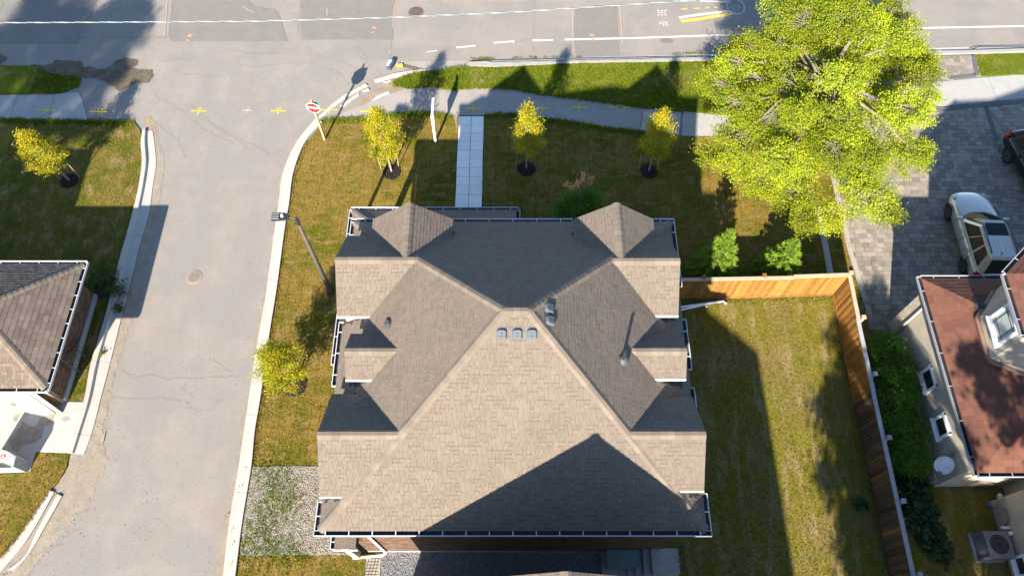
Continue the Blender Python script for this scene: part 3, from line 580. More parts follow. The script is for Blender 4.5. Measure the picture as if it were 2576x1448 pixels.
tufts('path_edge_grass', [(1220, 292), (1288, 290), (1350, 300), (1438, 310), (1538, 327), (1610, 334)], 1300, .09, .04, .12, GB['green'], 'green grass fringe along the shaded path edge right of the walkway')
tufts('path_edge_grass', [(-20, 303), (150, 306), (250, 308), (330, 310)], 1200, .08, .04, .13, GB['green'], 'green grass fringe between left sidewalk and left lawn')
tufts('kerb_edge_grass', [(772, 362), (742, 437), (731, 517), (721, 574), (701, 724), (685, 824), (661, 994), (645, 1086), (637, 1170)], 1300, .035, .03, .08, GB['gold'], 'golden grass creeping over the back of the right kerb')
tufts('kerb_edge_grass', [(355, 362), (358, 412), (352, 462), (339, 522), (320, 592), (300, 662), (287, 724), (255, 836), (230, 919), (213, 1000)], 900, .035, .03, .08, GB['goldleft'], 'grass creeping over the back of the left kerb')
tufts('kerb_edge_grass', [(123, 1235), (57, 1333), (0, 1405)], 300, .035, .03, .08, GB['gold'], 'grass fringe along the short lower left kerb')
tufts('verge_edge_grass', [(1034, 191), (1106, 178), (1174, 170), (1288, 166), (1458, 160), (1768, 155), (1913, 150)], 900, .06, .05, .12, GB['green'], 'ragged grass edge of the verge against the main road kerb')
tufts('verge_edge_grass', [(1019, 220), (1094, 216), (1144, 226), (1194, 220), (1288, 223), (1363, 237), (1463, 248), (1588, 266), (1713, 279)], 900, .05, .04, .11, GB['green'], 'ragged grass edge of the verge against the asphalt path')
tufts('fence_foot_grass', [(1712, 755), (1800, 757), (1900, 760), (2000, 757), (2092, 750), (2110, 850), (2135, 980), (2160, 1120), (2200, 1300), (2240, 1448)], 700, .06, .05, .15, GB['yard'], 'taller grass along the foot of the yard fence')
tufts('kerb_weeds', [(1185, 152), (1215, 150), (1240, 150)], 70, .05, .03, .09, GB['green'], 'small weeds in the gutter at the start of the road kerb')
tufts('kerb_weeds', [(1290, 147), (1420, 144)], 60, .03, .02, .06, GB['green'], 'thin weeds along the gutter above the verge')
tufts('kerb_weeds', [(1690, 137), (1770, 134)], 60, .03, .02, .06, GB['green'], 'thin weeds in the gutter left of the big tree shadow')
tufts('kerb_weeds', [(1456, 150), (1470, 156)], 60, .06, .05, .14, GB['green'], 'clump of weeds growing through the road kerb')
tufts('curb_corner_grass', [(1060, 190), (1020, 200), (1000, 210), (1040, 212)], 900, .12, .05, .12, GB['green'], 'bright green clumps at the left tip of the verge')
for k, (x, y) in enumerate([(700, 1200), (685, 1240), (720, 1230), (740, 1262), (650, 1192), (672, 1270), (735, 1300), (660, 1380), (640, 1390), (690, 1370), (720, 1180), (705, 1355), (620, 1392), (760, 1200), (655, 1350), (770, 1390)]):
    pass
b_ = [(645, 1180), (700, 1200), (690, 1235), (740, 1262), (672, 1280), (655, 1330), (640, 1385), (700, 1385), (760, 1390)]
tufts('gravel_weeds', b_, 1100, .36, .03, .1, GB['green'], 'green weeds sprouting through the pale gravel bed', LZ + .03)

# ------------------------------------------------------------------ paver driveway on the right
drive = [(2302, 279), (2370, 271), (2576, 252), (2760, 236), (2760, 760), (2340, 870), (2196, 831), (2182, 786), (2164, 724), (2140, 640), (2122, 559), (2068, 330), (2200, 335)]
pd = sheet('paver_driveway', drive, M['mortar'] if 0 else mat('joint_sand', (.06, .055, .05), None, 5), .045, .1)
apron = [(2240, 210), (2290, 140), (2448, 134), (2457, 190), (2345, 204)]
pa = sheet('paver_apron', apron, bpy.data.materials['joint_sand'], .045, .1)
def pavers(poly, par, border, n=300, mo='paver_obj', ma='paver_attr'):
    P = [(p.x, p.y) for p in px(poly, .05)]; pl = []
    x0, x1 = min(p[0] for p in P), max(p[0] for p in P); yy0, yy1 = min(p[1] for p in P), max(p[1] for p in P)
    y = yy0; row = 0
    while y < yy1:
        hh = .235; x = x0 - random.random() * .3; row += 1
        while x < x1:
            wdt = random.choice((.23, .31, .39)); cx, cy = x + wdt / 2, y + hh / 2
            if inpoly(np.array([cx]), np.array([cy]), P)[0] and abs(cx) / (cy * math.sin(TH) + CAMH * math.cos(TH)) < .76:
                pl.append(boxpiece((cx, cy, .045 + random.uniform(0, .005)), (wdt - .012, hh - .012, .05)))
            x += wdt
        y += hh
    pieces('paver', pl, par, M[mo], M[ma], n)
pavers(drive, pd, 0); pavers(apron, pa, 0, 150)
dkp = mat('dark_border_paver', (.1, .1, .105), (.085, .085, .09), 5, bump=.3, grain=.1)
for par, ln_ in ((pd, [(2302, 283), (2370, 275), (2576, 256), (2700, 244)]), (pa, [(2240, 140), (2290, 138), (2448, 135)]), (pa, [(2449, 136), (2457, 188)]), (pa, [(2270, 209), (2345, 200), (2455, 188)]), (pd, [(2480, 268), (2500, 330), (2530, 420)])):
    b = MB(); ribbon(b, px(ln_, .08), .24, .0745); b.build('border_course', dkp, par)
b = MB(); ribbon(b, px([(2090, 420), (2124, 559), (2134, 612), (2168, 724), (2190, 790)], .08), .22, .0745); b.build('border_course', mat('pale_border_paver', (.3, .27, .235), (.26, .235, .2), 5, bump=.3), pd)
sheet('edging_strip', [(2055, 520), (2064, 520), (2077, 577), (2098, 692), (2084, 694), (2063, 577)], M['concrete'], .16, thick=.12)

# ================================================================== ROOF / HOUSE HELPERS
def clip(poly, a, b_, c):        # keep a*x+b*y+c >= 0
    out = []
    for i in range(len(poly)):
        p, q = poly[i], poly[(i + 1) % len(poly)]; dp = a * p[0] + b_ * p[1] + c; dq = a * q[0] + b_ * q[1] + c
        if dp >= 0: out.append(p)
        if (dp >= 0) != (dq >= 0): t = dp / (dp - dq); out.append((p[0] + (q[0] - p[0]) * t, p[1] + (q[1] - p[1]) * t))
    return out
class Roof:
    def __init__(s, skips=()): s.pl = []; s.deck = MB(); s.skips = skips
    def plane(s, pts, expo=.121, wmin=.09, wmax=.2, skip=True, band=True):
        """pts: polygon, first edge = eave. Shingles laid in courses parallel to it."""
        P = [Vector(p) for p in pts]; s.deck.add([p for p in P], [tuple(range(len(P)))])
        u = (P[1] - P[0]).normalized(); nrm = (P[1] - P[0]).cross(P[2] - P[0]).normalized()
        if nrm.z < 0: nrm = -nrm
        v = nrm.cross(u).normalized()
        if v.z < 0: v = -v
        s.deck.add([p - nrm * .14 for p in P], [tuple(range(len(P)))])
        n = len(P); s.deck.add(P + [p - nrm * .14 for p in P], [(i, (i + 1) % n, (i + 1) % n + n, i + n) for i in range(n)])
        L = [((p - P[0]).dot(u), (p - P[0]).dot(v)) for p in P]
        ar = sum(L[i][0] * L[(i + 1) % n][1] - L[(i + 1) % n][0] * L[i][1] for i in range(n)); sg = 1 if ar > 0 else -1
        edges = []
        for i in range(n):
            (x1, y1), (x2, y2) = L[i], L[(i + 1) % n]; dx, dy = x2 - x1, y2 - y1; l = math.hypot(dx, dy); edges.append((-dy / l * sg, dx / l * sg, (dy * x1 - dx * y1) / l * sg))
        u0, u1 = min(q[0] for q in L), max(q[0] for q in L); v1 = max(q[1] for q in L); r = 0; y = 0
        while y < v1 - .02:
            x = u0 - random.random() * wmax
            while x < u1:
                wd = random.uniform(wmin, wmax); quad = [(x, y), (x + wd - .006, y), (x + wd - .006, y + expo), (x, y + expo)]
                for e in edges: quad = clip(quad, *e) if quad else quad
                if len(quad) > 2:
                    cx = sum(q[0] for q in quad) / len(quad); cy = sum(q[1] for q in quad) / len(quad); W = P[0] + u * cx + v * cy
                    if not (skip and any(k(W) for k in s.skips)):
                        thick = random.random() < .6; bh = .0145 if thick else .0105; tone = random.random()
                        def w(q, h): return P[0] + u * q[0] + v * q[1] + nrm * h
                        top = [w(q, .004 + bh * (1 - (q[1] - y) / expo * .8)) for q in quad]; bot = [w(q, .0) for q in quad]; m = len(quad)
                        vs = top + bot; fs = [tuple(range(m)) if sg > 0 else tuple(range(m - 1, -1, -1))] + [(i, i + m, (i + 1) % m + m, (i + 1) % m) for i in range(m)]; mi = [0] * len(fs)
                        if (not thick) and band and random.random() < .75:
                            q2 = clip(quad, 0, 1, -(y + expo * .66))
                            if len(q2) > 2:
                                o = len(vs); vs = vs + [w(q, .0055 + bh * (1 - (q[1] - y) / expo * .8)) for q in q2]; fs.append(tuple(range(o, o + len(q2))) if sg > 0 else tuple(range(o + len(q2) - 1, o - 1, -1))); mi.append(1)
                        s.pl.append((vs, fs, tone, mi))
                x += wd
            y += expo
    def finish(s, par, kind='shingle', band='shadowband', n=300, name='roof'):
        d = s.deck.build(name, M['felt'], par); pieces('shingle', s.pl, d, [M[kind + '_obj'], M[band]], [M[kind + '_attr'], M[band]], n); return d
def caps(par, a, b_, wd=.30, expo=.2, m=None, slope=.6, name='ridge_cap'):
    a, b_ = Vector(a), Vector(b_); d = (b_ - a); n = max(1, int(d.length / expo)); t = d.normalized(); side_ = t.cross(Vector((0, 0, 1))).normalized(); up = side_.cross(t).normalized()
    for k in range(n):
        c0 = a + t * (k * d.length / n); c1 = a + t * ((k + 1) * d.length / n - .004); b = MB(); h0, h1 = .046, .036; dr_ = wd / 2 * slope
        vs = [c0 + side_ * wd / 2 + up * (h0 - dr_), c0 + side_ * wd * .18 + up * (h0 - dr_ * .25), c0 - side_ * wd * .18 + up * (h0 - dr_ * .25), c0 - side_ * wd / 2 + up * (h0 - dr_),
              c1 + side_ * wd / 2 + up * (h1 - dr_), c1 + side_ * wd * .18 + up * (h1 - dr_ * .25), c1 - side_ * wd * .18 + up * (h1 - dr_ * .25), c1 - side_ * wd / 2 + up * (h1 - dr_)]
        vs += [v - up * .03 for v in vs[:4]]
        b.add(vs, [(0, 4, 5, 1), (1, 5, 6, 2), (2, 6, 7, 3), (8, 0, 1, 9), (9, 1, 2, 10), (10, 2, 3, 11)]); b.build(name, m or M['cap'], par)
def gutter(par, a, b_, out, z=None, inner='dark', name='gutter', ends=(0, 0), step=.72, mat_lip='gutterwhite'):
    if par.name.startswith('stucco'): mat_lip = 'guttergrey'
    a, b_, out = Vector(a), Vector(b_), Vector(out).normalized(); t = (b_ - a).normalized(); a = a - t * ends[0]; b_ = b_ + t * ends[1]; ln = (b_ - a).length; m = MB(); w_, d_ = .125, .11
    rz = math.atan2(t.y, t.x); mid = (a + b_) / 2
    def bx(off, zc, wd, hh, mi): m.box(mid + out * off + Vector((0, 0, zc)), (ln, wd, hh), rz, mi)
    bx(w_ + .012, -d_ / 2 + .01, .022, d_, 0); bx(w_ / 2, -d_ + .015, w_, .012, 1); bx(.004, -d_ / 2 - .01, .008, d_ * .8, 1)
    m.box(a + out * (w_ / 2 + .01) + Vector((0, 0, -d_ / 2 + .008)) + t * .006, (.012, w_ + .02, d_), rz, 0); m.box(b_ + out * (w_ / 2 + .01) + Vector((0, 0, -d_ / 2 + .008)) - t * .006, (.012, w_ + .02, d_), rz, 0)
    n = int(ln / step)
    for k in range(1, n + 1):
        m.box(a + t * (ln * (k - .5) / n) + out * (w_ / 2) + Vector((0, 0, .0)), (.028, w_ + .01, .012), rz, 0)
    return m.build(name, [M[mat_lip], M[inner]], par)
def bricks(par, a, b_, z0, z1, out, n=300, mo='brick_obj', ma='brick_attr', L=.215, H=.076, name='brick'):
    a, b_, out = Vector(a), Vector(b_), Vector(out).normalized(); t = (b_ - a).normalized(); ln = (b_ - a).length; pl = []; row = 0; z = z0
    rz = math.atan2(t.y, t.x)
    while z + H < z1:
        x = -(row % 2) * L / 2
        while x < ln:
            x0, x1 = max(0, x), min(ln, x + L - .01)
            if x1 - x0 > .04:
                c = a + t * ((x0 + x1) / 2) + out * (.012 + random.uniform(0, .006)); c = Vector((c.x, c.y, z + H / 2)); 
                hx = t * ((x1 - x0) / 2); hz = Vector((0, 0, (H - .01) / 2)); o2 = out * .02
                vs = [c - hx - hz + o2, c + hx - hz + o2, c + hx + hz + o2, c - hx + hz + o2, c - hx - hz - o2, c + hx - hz - o2, c + hx + hz - o2, c - hx + hz - o2]
                pl.append((vs, [(0, 1, 2, 3), (0, 4, 5, 1), (1, 5, 6, 2), (2, 6, 7, 3), (3, 7, 4, 0)], random.random() ** 1.6, [0] * 5))
            x += L
        z += H; row += 1
    pieces(name, pl, par, M[mo], M[ma], n)

# ================================================================== MAIN HOUSE
H = thing('brick_house', 'large brick house under a brown hipped shingle roof with gabled dormers, mid photo', 'house', (0, 8.7, 0))
EX0, EX1, EY0, EY1, EZ = -5.5, 5.55, 3.55, 13.95, 6.2
RX0, RX1, RY, RZ = -.2, .46, 8.73, 9.95
wall = MB(); wall.box((.05, 8.75, 3.05), (10.4, 9.8, 6.1)); W = wall.build('wall', M['mortar'], H)
bricks(W, (-5.15, 3.85, 0), (5.25, 3.85, 0), .35, 5.9, (0, -1, 0), 300)
b = MB(); b.box((.05, 3.84, .17), (10.44, .06, .34)); b.build('foundation', M['concrete'], H)
b = MB(); b.box((0.05, 3.78, 6.04), (11.0, .5, .03)); b.box((.05, 13.75, 6.04), (11.0, .45, .03)); b.box((-5.3, 8.75, 6.04), (.42, 10.3, .03)); b.box((5.4, 8.75, 6.04), (.42, 10.3, .03)); b.build('soffit', M['offwhite'], H)
GW = [(-5.54, 11.44, 8.0, 6.9, 1.5), (-5.0, 8.50, 7.66, 7.12, .76), (-5.45, 5.89, 7.87, 6.79, 1.53)]           # x of rake, y of ridge, ridge z, eave z, half width
GE = [(5.26, 11.40, 8.0, 6.95, 1.45), (5.23, 8.50, 7.66, 7.12, .74), (5.43, 5.89, 7.87, 6.89, 1.39)]
GN = [(-3.35, 13.54, 8.0, 7.02, 1.34), (3.42, 13.54, 8.0, 7.02, 1.34)]                                        # x of ridge, y of rake
sW = (RZ - EZ) / (RX0 - EX0); sE = (RZ - EZ) / (EX1 - RX1); sS = (RZ - EZ) / (RY - EY0); sN = (RZ - EZ) / (EY1 - RY)
def mk_skip(test): return test
skips = []
for gx, gy, rz, ez, hw in GW: skips.append(lambda p, gx=gx, gy=gy, rz=rz, ez=ez, hw=hw: abs(p.y - gy) < hw and p.x > gx and p.z < rz - (rz - ez) * abs(p.y - gy) / hw - .04 and p.x < 0 and rz - (rz - ez) * abs(p.y - gy) / hw > EZ + sW * (p.x - EX0))
for gx, gy, rz, ez, hw in GE: skips.append(lambda p, gx=gx, gy=gy, rz=rz, ez=ez, hw=hw: abs(p.y - gy) < hw and p.x < gx and p.z < rz - (rz - ez) * abs(p.y - gy) / hw - .04 and p.x > 0 and rz - (rz - ez) * abs(p.y - gy) / hw > EZ + sE * (EX1 - p.x))
for gx, gy, rz, ez, hw in GN: skips.append(lambda p, gx=gx, gy=gy, rz=rz, ez=ez, hw=hw: abs(p.x - gx) < hw and p.y < gy and p.z < rz - (rz - ez) * abs(p.x - gx) / hw - .04 and p.y > 9 and rz - (rz - ez) * abs(p.x - gx) / hw > EZ + sN * (EY1 - p.y))
rf = Roof(skips)
A, B_, C_, D_ = (EX0, EY0, EZ), (EX1, EY0, EZ), (EX1, EY1, EZ), (EX0, EY1, EZ); R0, R1 = (RX0, RY, RZ), (RX1, RY, RZ)
rf.plane([A, B_, R1, R0]); rf.plane([B_, C_, R1]); rf.plane([C_, D_, R0, R1]); rf.plane([D_, A, R0])
def hip_x(y, side_): f = (y - EY0) / (RY - EY0); return EX0 + (RX0 - EX0) * f if side_ < 0 else EX1 + (RX1 - EX1) * f
def junc_x(z, side_): return EX0 + (z - EZ) / sW if side_ < 0 else EX1 - (z - EZ) / sE
for side_, G in ((-1, GW), (1, GE)):
    for gx, gy, rz, ez, hw in G:
        jr, je = junc_x(rz, side_), junc_x(ez, side_)
        jr -= side_ * .05; je -= side_ * .05
        for sg in (-1, 1):
            if gy < 7 and sg < 0: jr, je = hip_x(gy, side_), hip_x(gy - hw, side_)
            e0, e1, r1, r0 = (gx, gy + sg * hw, ez), (je, gy + sg * hw, ez), (jr, gy, rz), (gx, gy, rz)
            rf.plane([e0, e1, r1, r0], skip=False)
for gx, gy, rz, ez, hw in GN:
    jr, je = EY1 - (rz - EZ) / sN - .05, EY1 - (ez - EZ) / sN - .05
    for sg in (-1, 1): rf.plane([(gx + sg * hw, gy, ez), (gx + sg * hw, je, ez), (gx, jr, rz), (gx, gy, rz)], skip=False)
# lower porch roof: along the front and wrapping the west side
PX0, PX1, PY, PZ, PS = -6.26, .17, 16.1, 3.7, .5
PD = PY - 13.65
rf.plane([(PX0, PY, PZ), (PX1, PY, PZ), (PX1 - 1.3, PY - 1.3, PZ + PS * 1.3), (PX1 - 1.3, 13.65, PZ + PS * PD), (PX0 + PD, 13.65, PZ + PS * PD)], skip=False) if 0 else rf.plane([(PX0, PY, PZ), (PX1, PY, PZ), (PX1, 13.65, PZ + PS * PD), (PX0 + PD, 13.65, PZ + PS * PD)], skip=False)
rf.plane([(PX0, 9.6, PZ), (PX0, PY, PZ), (PX0 + PD, 13.65, PZ + PS * PD), (-5.1, 13.65, PZ + PS * (-5.1 - PX0)), (-5.1, 9.6, PZ + PS * (-5.1 - PX0))], skip=False)
# small roof at the south west corner
rf.plane([(-5.75, 3.5, 3.0), (-5.75, 4.4, 3.0), (-5.0, 4.4, 3.3), (-5.0, 3.5, 3.3)], skip=False)
rf.plane([(-6.25, 3.2, 3.0), (-4.7, 3.2, 3.0), (-4.7, 3.86, 3.25), (-6.25, 3.86, 3.25)], skip=False) if 0 else None
RF = rf.finish(H)
for a, b2 in ((A, R0), (B_, R1), (C_, R1), (D_, R0), (R0, R1)): caps(RF, a, b2)
for side_, G in ((-1, GW), (1, GE)):
    for gx, gy, rz, ez, hw in G: caps(RF, (gx, gy, rz), (hip_x(gy, side_) if gy < 7 else junc_x(rz, side_) - side_ * .1, gy, rz), slope=.75)
for gx, gy, rz, ez, hw in GN: caps(RF, (gx, gy, rz), (gx, EY1 - (rz - EZ) / sN, rz), slope=.75)
caps(RF, (PX0, PY, PZ), (PX0 + PD, 13.65, PZ + PS * PD), slope=.4)
# gable walls and white rake boards
for side_, G in ((-1, GW), (1, GE)):
    for gx, gy, rz, ez, hw in G:
        wx = gx - side_ * .18; z0_ = 5.9 if side_ > 0 or hw < 1 else (3.3 if gy > 7 else .1); b = MB(); P = [(wx, gy - hw + .12, z0_), (wx, gy + hw - .12, z0_), (wx, gy + hw - .12, ez + .02), (wx, gy, rz - .12), (wx, gy - hw + .12, ez + .02)]
        Q = [(junc_x(7, side_) - side_ * .2, p[1], p[2]) for p in P]; nn = len(P)
        b.add(P + Q, [tuple(range(nn))] + [(i, (i + 1) % nn, (i + 1) % nn + nn, i + nn) for i in range(nn)]); b.build('gable_wall', M['stucco'], H)
        b = MB()
        for sg in (-1, 1):
            p0, p1 = Vector((gx - side_ * .03, gy + sg * hw * .96, ez - .12)), Vector((gx - side_ * .03, gy, rz - .15)); d = p1 - p0
            b.box((p0 + p1) / 2, (.02, d.length, .14), rx=math.atan2(d.z, d.y) if sg < 0 else math.atan2(-d.z, -d.y))
        b.build('rake_board', M['white'], H)
        if side_ < 0 or hw < 1: gutter(H, (gx + .02 if side_ < 0 else junc_x(ez, 1), gy - hw, ez), (junc_x(ez, -1) - .15 if side_ < 0 else gx - .02, gy - hw, ez), (0, -1, 0), step=9) if 0 else None
        b = MB(); e0 = Vector((gx, gy - hw - .012, ez - .02)); e1 = Vector((hip_x(gy - hw, side_) + side_ * .15 if gy < 7 else junc_x(ez, side_), gy - hw - .012, ez - .02)); b.box((e0 + e1) / 2 + Vector((0, .012, 0)), (abs(e1.x - e0.x), .02, .10)); b.build('fascia_board', M['white'], H)
for gx, gy, rz, ez, hw in GN:
    wy = gy - .1; b = MB(); P = [(gx - hw + .12, wy, 5.9), (gx + hw - .12, wy, 5.9), (gx + hw - .12, wy, ez), (gx, wy, rz - .12), (gx - hw + .12, wy, ez)]; Q = [(p[0], 12.0, p[2]) for p in P]; nn = 5
    b.add(P + Q, [tuple(range(nn))] + [(i, (i + 1) % nn, (i + 1) % nn + nn, i + nn) for i in range(nn)]); b.build('gable_wall', M['stucco'], H)
# gutters
gutter(H, (EX0, EY1, EZ), (GN[0][0] - 1.3, EY1, EZ), (0, 1, 0), ends=(.15, 0)); gutter(H, (GN[0][0] + 1.3, EY1, EZ), (GN[1][0] - 1.3, EY1, EZ), (0, 1, 0), ends=(0, 0)); gutter(H, (GN[1][0] + 1.3, EY1, EZ), (EX1, EY1, EZ), (0, 1, 0), ends=(0, .15))
gutter(H, (EX0, EY0, EZ), (EX1, EY0, EZ), (0, -1, 0), ends=(.15, .15), step=.66)
gw = [(13.95, 12.95), (9.9, 9.3 - .1), (7.75, 7.2), (4.35, 3.55)]
gutter(H, (EX0, EY1, EZ), (EX0, 12.9, EZ), (-1, 0, 0)); gutter(H, (EX0, 10.1, EZ), (EX0, 7.9, EZ), (-1, 0, 0)); gutter(H, (EX0, 8.0 - .6, EZ), (EX0, 7.2, EZ), (-1, 0, 0)); gutter(H, (EX0, 4.36, EZ), (EX0, EY0, EZ), (-1, 0, 0))
gutter(H, (EX1, EY1, EZ), (EX1, 11.4, EZ), (1, 0, 0)); gutter(H, (EX1, 10.2, EZ), (EX1, 8.45, EZ), (1, 0, 0)); gutter(H, (EX1, 7.85, EZ), (EX1, 5.9, EZ), (1, 0, 0)); gutter(H, (EX1, 4.6, EZ), (EX1, EY0, EZ), (1, 0, 0))
gutter(H, (PX0, PY, PZ), (PX1, PY, PZ), (0, 1, 0), ends=(.1, .1), step=.62); gutter(H, (PX0, PY, PZ), (PX0, 9.6, PZ), (-1, 0, 0)); gutter(H, (PX1, PY, PZ), (PX1, 15.2, PZ), (1, 0, 0))
gutter(H, (-5.75, 4.4, 3.0), (-5.75, 3.5, 3.0), (-1, 0, 0), step=.4)
b = MB(); b.box((-5.4, 3.47, 2.95), (.8, .03, .1)); b.build('fascia_board', M['white'], H)
b = MB(); b.box((-5.7, 9.57, 3.66), (1.2, .04, .13)); b.build('fascia_board', M['white'], H)
for x, y in ((PX0 + .25, PY - .25), (PX1 - .3, PY - .25), (PX0 + .25, 9.9), (-5.55, 3.7)): b = MB(); b.box((x, y, 1.75 if x > -5 or y > 9 else 1.4), (.24, .24, 3.5 if x > -5 or y > 9 else 2.8)); b.build('porch_post', M['offwhite'], H)
b = MB(); b.box((-3.1, 14.95, .12), (6.3, 2.5, .24)); b.box((-5.75, 12.4, .12), (1.1, 5, .24)); b.build('porch_floor', M['concrete'], H)
# downspout at the south west corner, with its tail on the grass
b = MB(); d0 = [(-4.9, 3.42, 6.05), (-4.75, 3.72, 5.7), (-4.4, 3.76, 5.55)]
pts = [Vector((-4.62, 3.45, 6.08)), Vector((-4.5, 3.74, 5.85)), Vector((-4.5, 3.76, .35)), Vector((-4.62, 3.68, .2)), Vector((-5.7, 3.6, .14))]
b.tube(pts, .045, 6); b.build('downspout', M['white'], H)
# downspout tails beside the fence
b = MB(); b.tube([(5.45, 13.3, .5), (5.5, 13.35, .16), at(1820, 757, .15), at(1827, 764, .12)], .05, 8); b.build('downspout', M['white'], H)
b = MB(); b.tube([(5.45, 13.0, .5), (5.5, 13.05, .2), at(1775, 765, .12), at(1778, 772, .1)], .045, 8); b.build('downspout', M['white'], H)
# vents
def on_s(x, y): return hit(x, y, Vector(A), (Vector(B_) - Vector(A)).cross(Vector(R0) - Vector(A)).normalized())
nS = (Vector(B_) - Vector(A)).cross(Vector(R0) - Vector(A)).normalized(); nE = (Vector(C_) - Vector(B_)).cross(Vector(R1) - Vector(B_)).normalized(); nW = (Vector(A) - Vector(D_)).cross(Vector(R0) - Vector(D_)).normalized()
def vent(x, y, p0, n, s=.27, m='vent', low=.11, up=None):
    c = hit(x, y, Vector(p0), n); dn = Vector((n.x, n.y, 0)).normalized(); v = (Vector((0, 0, 1)) - n * n.z).normalized(); u = v.cross(n)
    o = MB()
    def W_(a, b2, h): return c + u * a * s + v * b2 * s + n * h
    o.add([W_(-.62, -.62, .02), W_(.62, -.62, .02), W_(.62, .62, .02), W_(-.62, .62, .02)], [(0, 1, 2, 3)])
    ring0 = [(-.5, -.5), (.5, -.5), (.5, .35), (.25, .5), (-.25, .5), (-.5, .35)]
    vs = [W_(a, b2, .02) for a, b2 in ring0] + [W_(a * .98, b2 * .98, low * .7) for a, b2 in ring0] + [W_(a * .8, b2 * .8, low) for a, b2 in ring0]
    fs = [(i, (i + 1) % 6, (i + 1) % 6 + 6, i + 6) for i in range(6)] + [(i + 6, (i + 1) % 6 + 6, (i + 1) % 6 + 12, i + 12) for i in range(6)] + [tuple(range(12, 18))]
    o.add(vs, fs)
    for k in (-.2, .1): o.add([W_(-.36, k, low + .004), W_(.36, k, low + .004), W_(.36, k + .05, low + .004), W_(-.36, k + .05, low + .004)], [(0, 1, 2, 3)], 1)
    o.add([W_(-.03, -.38, low + .004), W_(.03, -.38, low + .004), W_(.03, .36, low + .004), W_(-.03, .36, low + .004)], [(0, 1, 2, 3)], 1)
    return o.build('roof_vent', [M[m], M['ventdark'] if m == 'ventdark' else mat('vent_rib', (.05, .06, .066), None, 4)], RF)
for x in (1262, 1301, 1338): vent(x, 838, A, nS)
vent(1378, 776, B_, nE); vent(1381, 807, B_, nE)
vent(978, 814, D_, nW, .2, 'ventdark'); vent(1655, 944, B_, nE, .22, 'ventdark')
c = hit(1566, 905, Vector(B_), nE); b = MB(); b.tube([c, c + nE * .03, c + Vector((0, 0, .12)), c + Vector((0, 0, .15))], [.2, .19, .11, .07], 14); b.build('pipe_flashing', M['ventdark'], RF)
b = MB(); b.tube([c + Vector((0, 0, .05)), c + Vector((0, 0, .62))], .05, 12); b.disc(c + Vector((0, 0, .622)), .042, 12, mi=0); b.build('vent_pipe', M['black'], RF)
# rear landing with steps at the south east corner
LD = thing('rear_landing', 'concrete landing with steps and black handrail against the rear corner of the brick house', 'steps', (4.6, 3.2, 0))
b = MB(); b.box((5.35, 3.4, .45), (.95, .85, .9)); b.build('landing', M['concrete'], LD)
for k in range(4): b = MB(); b.box((4.74 - k * .26, 3.4, .36 - k * .09), (.26, .85, .72 - k * .18)); b.build('step', M['concrete'], LD)
b = MB()
for k in range(5): b.tube([(5.8, 3.0 + k * .2, .9), (5.8, 3.0 + k * .2, 1.8)], .014, 6)
b.tube([(5.8, 2.98, 1.8), (5.8, 3.82, 1.8)], .022, 6); b.build('handrail', M['black'], LD)
# utility cabinet behind the house
UC = thing('utility_cabinet', 'pale green grey utility cabinet on a concrete pad in the dark gap behind the house', 'cabinet', at(1560, 1420, 0))
c = at(1560, 1418, 0); b = MB(); b.box(c + Vector((0, 0, .1)), (1.35, .85, .12)); b.build('pad', M['concrete'], UC, bevel=.01)
b = MB(); b.box(c + Vector((0, .08, .45)), (1.05, .55, .62)); b.build('cabinet_body', M['plastic_green'], UC, bevel=.02)
b = MB(); b.box(c + Vector((0, .08, .785)), (1.12, .62, .05)); b.build('cabinet_lid', M['plastic_green'], UC, bevel=.015)

# ================================================================== NEIGHBOUR HOUSE TO THE SOUTH (gable tip in view)
NH = thing('neighbour_house', 'brown shingled roof tip of the next house at the bottom edge of the photo', 'house', (1.2, -6, 0))
b = MB(); b.box((.2, -8.05, 3.1), (8.2, 19.5, 6.2)); b.add([(-3.9, 1.7, 6.2), (4.3, 1.7, 6.2), (4.3, 1.7, 7.8), (1.23, 1.7, 9.95), (-3.9, 1.7, 6.4)], [(0, 1, 2, 3, 4)]); b.box((4.9, -7.6, 3.8), (2.0, 10, 7.6)); b.build('wall', M['stucco'], NH)
nr = Roof(); RPZ = 10.12; RPY = 2.02
nr.plane([(-4.3, -17, 6.15), (-4.3, RPY, 6.15), (1.23, RPY, RPZ), (1.23, -17, RPZ)]) if 0 else None
nr.plane([(-4.3, RPY, 6.15), (-4.3, -1.2, 6.15), (1.23, -1.2, RPZ), (1.23, RPY, RPZ)]); nr.plane([(4.25, -1.2, 8.05), (4.25, RPY, 8.05), (1.23, RPY, RPZ), (1.23, -1.2, RPZ)])
NR = nr.finish(NH, n=120); caps(NR, (1.23, RPY, RPZ), (1.23, -1.2, RPZ), slope=.7)
b = MB(); b.add([(-4.3, -17, 6.15), (-4.3, -1.2, 6.15), (1.23, -1.2, RPZ), (1.23, -17, RPZ)], [(0, 1, 2, 3)]); b.add([(4.25, -17, 8.05), (4.25, -1.2, 8.05), (1.23, -1.2, RPZ), (1.23, -17, RPZ)], [(3, 2, 1, 0)])
b.add([(4.2, -14, 8.1), (6.1, -14, 8.0), (6.1, -2.15, 8.0), (4.2, -2.15, 8.9), (1.8, -2.15, 10.0), (1.8, -14, 10.0)], [(0, 1, 2, 3), (0, 3, 4, 5)]); b.add([(6.0, -2.15, 0), (6.0, -2.15, 8), (4.2, -2.15, 8.9), (1.8, -2.15, 10), (1.8, -2.15, 0)], [(0, 1, 2, 3, 4)]); b.add([(6, -14, 0), (6, -2.15, 0), (6, -2.15, 8), (6, -14, 8)], [(0, 1, 2, 3)])
b.add([(4.2, 1.95, 7.9), (5.3, 1.3, 7.9), (5.3, .4, 7.9), (4.2, .4, 7.9)], [(0, 1, 2, 3)])
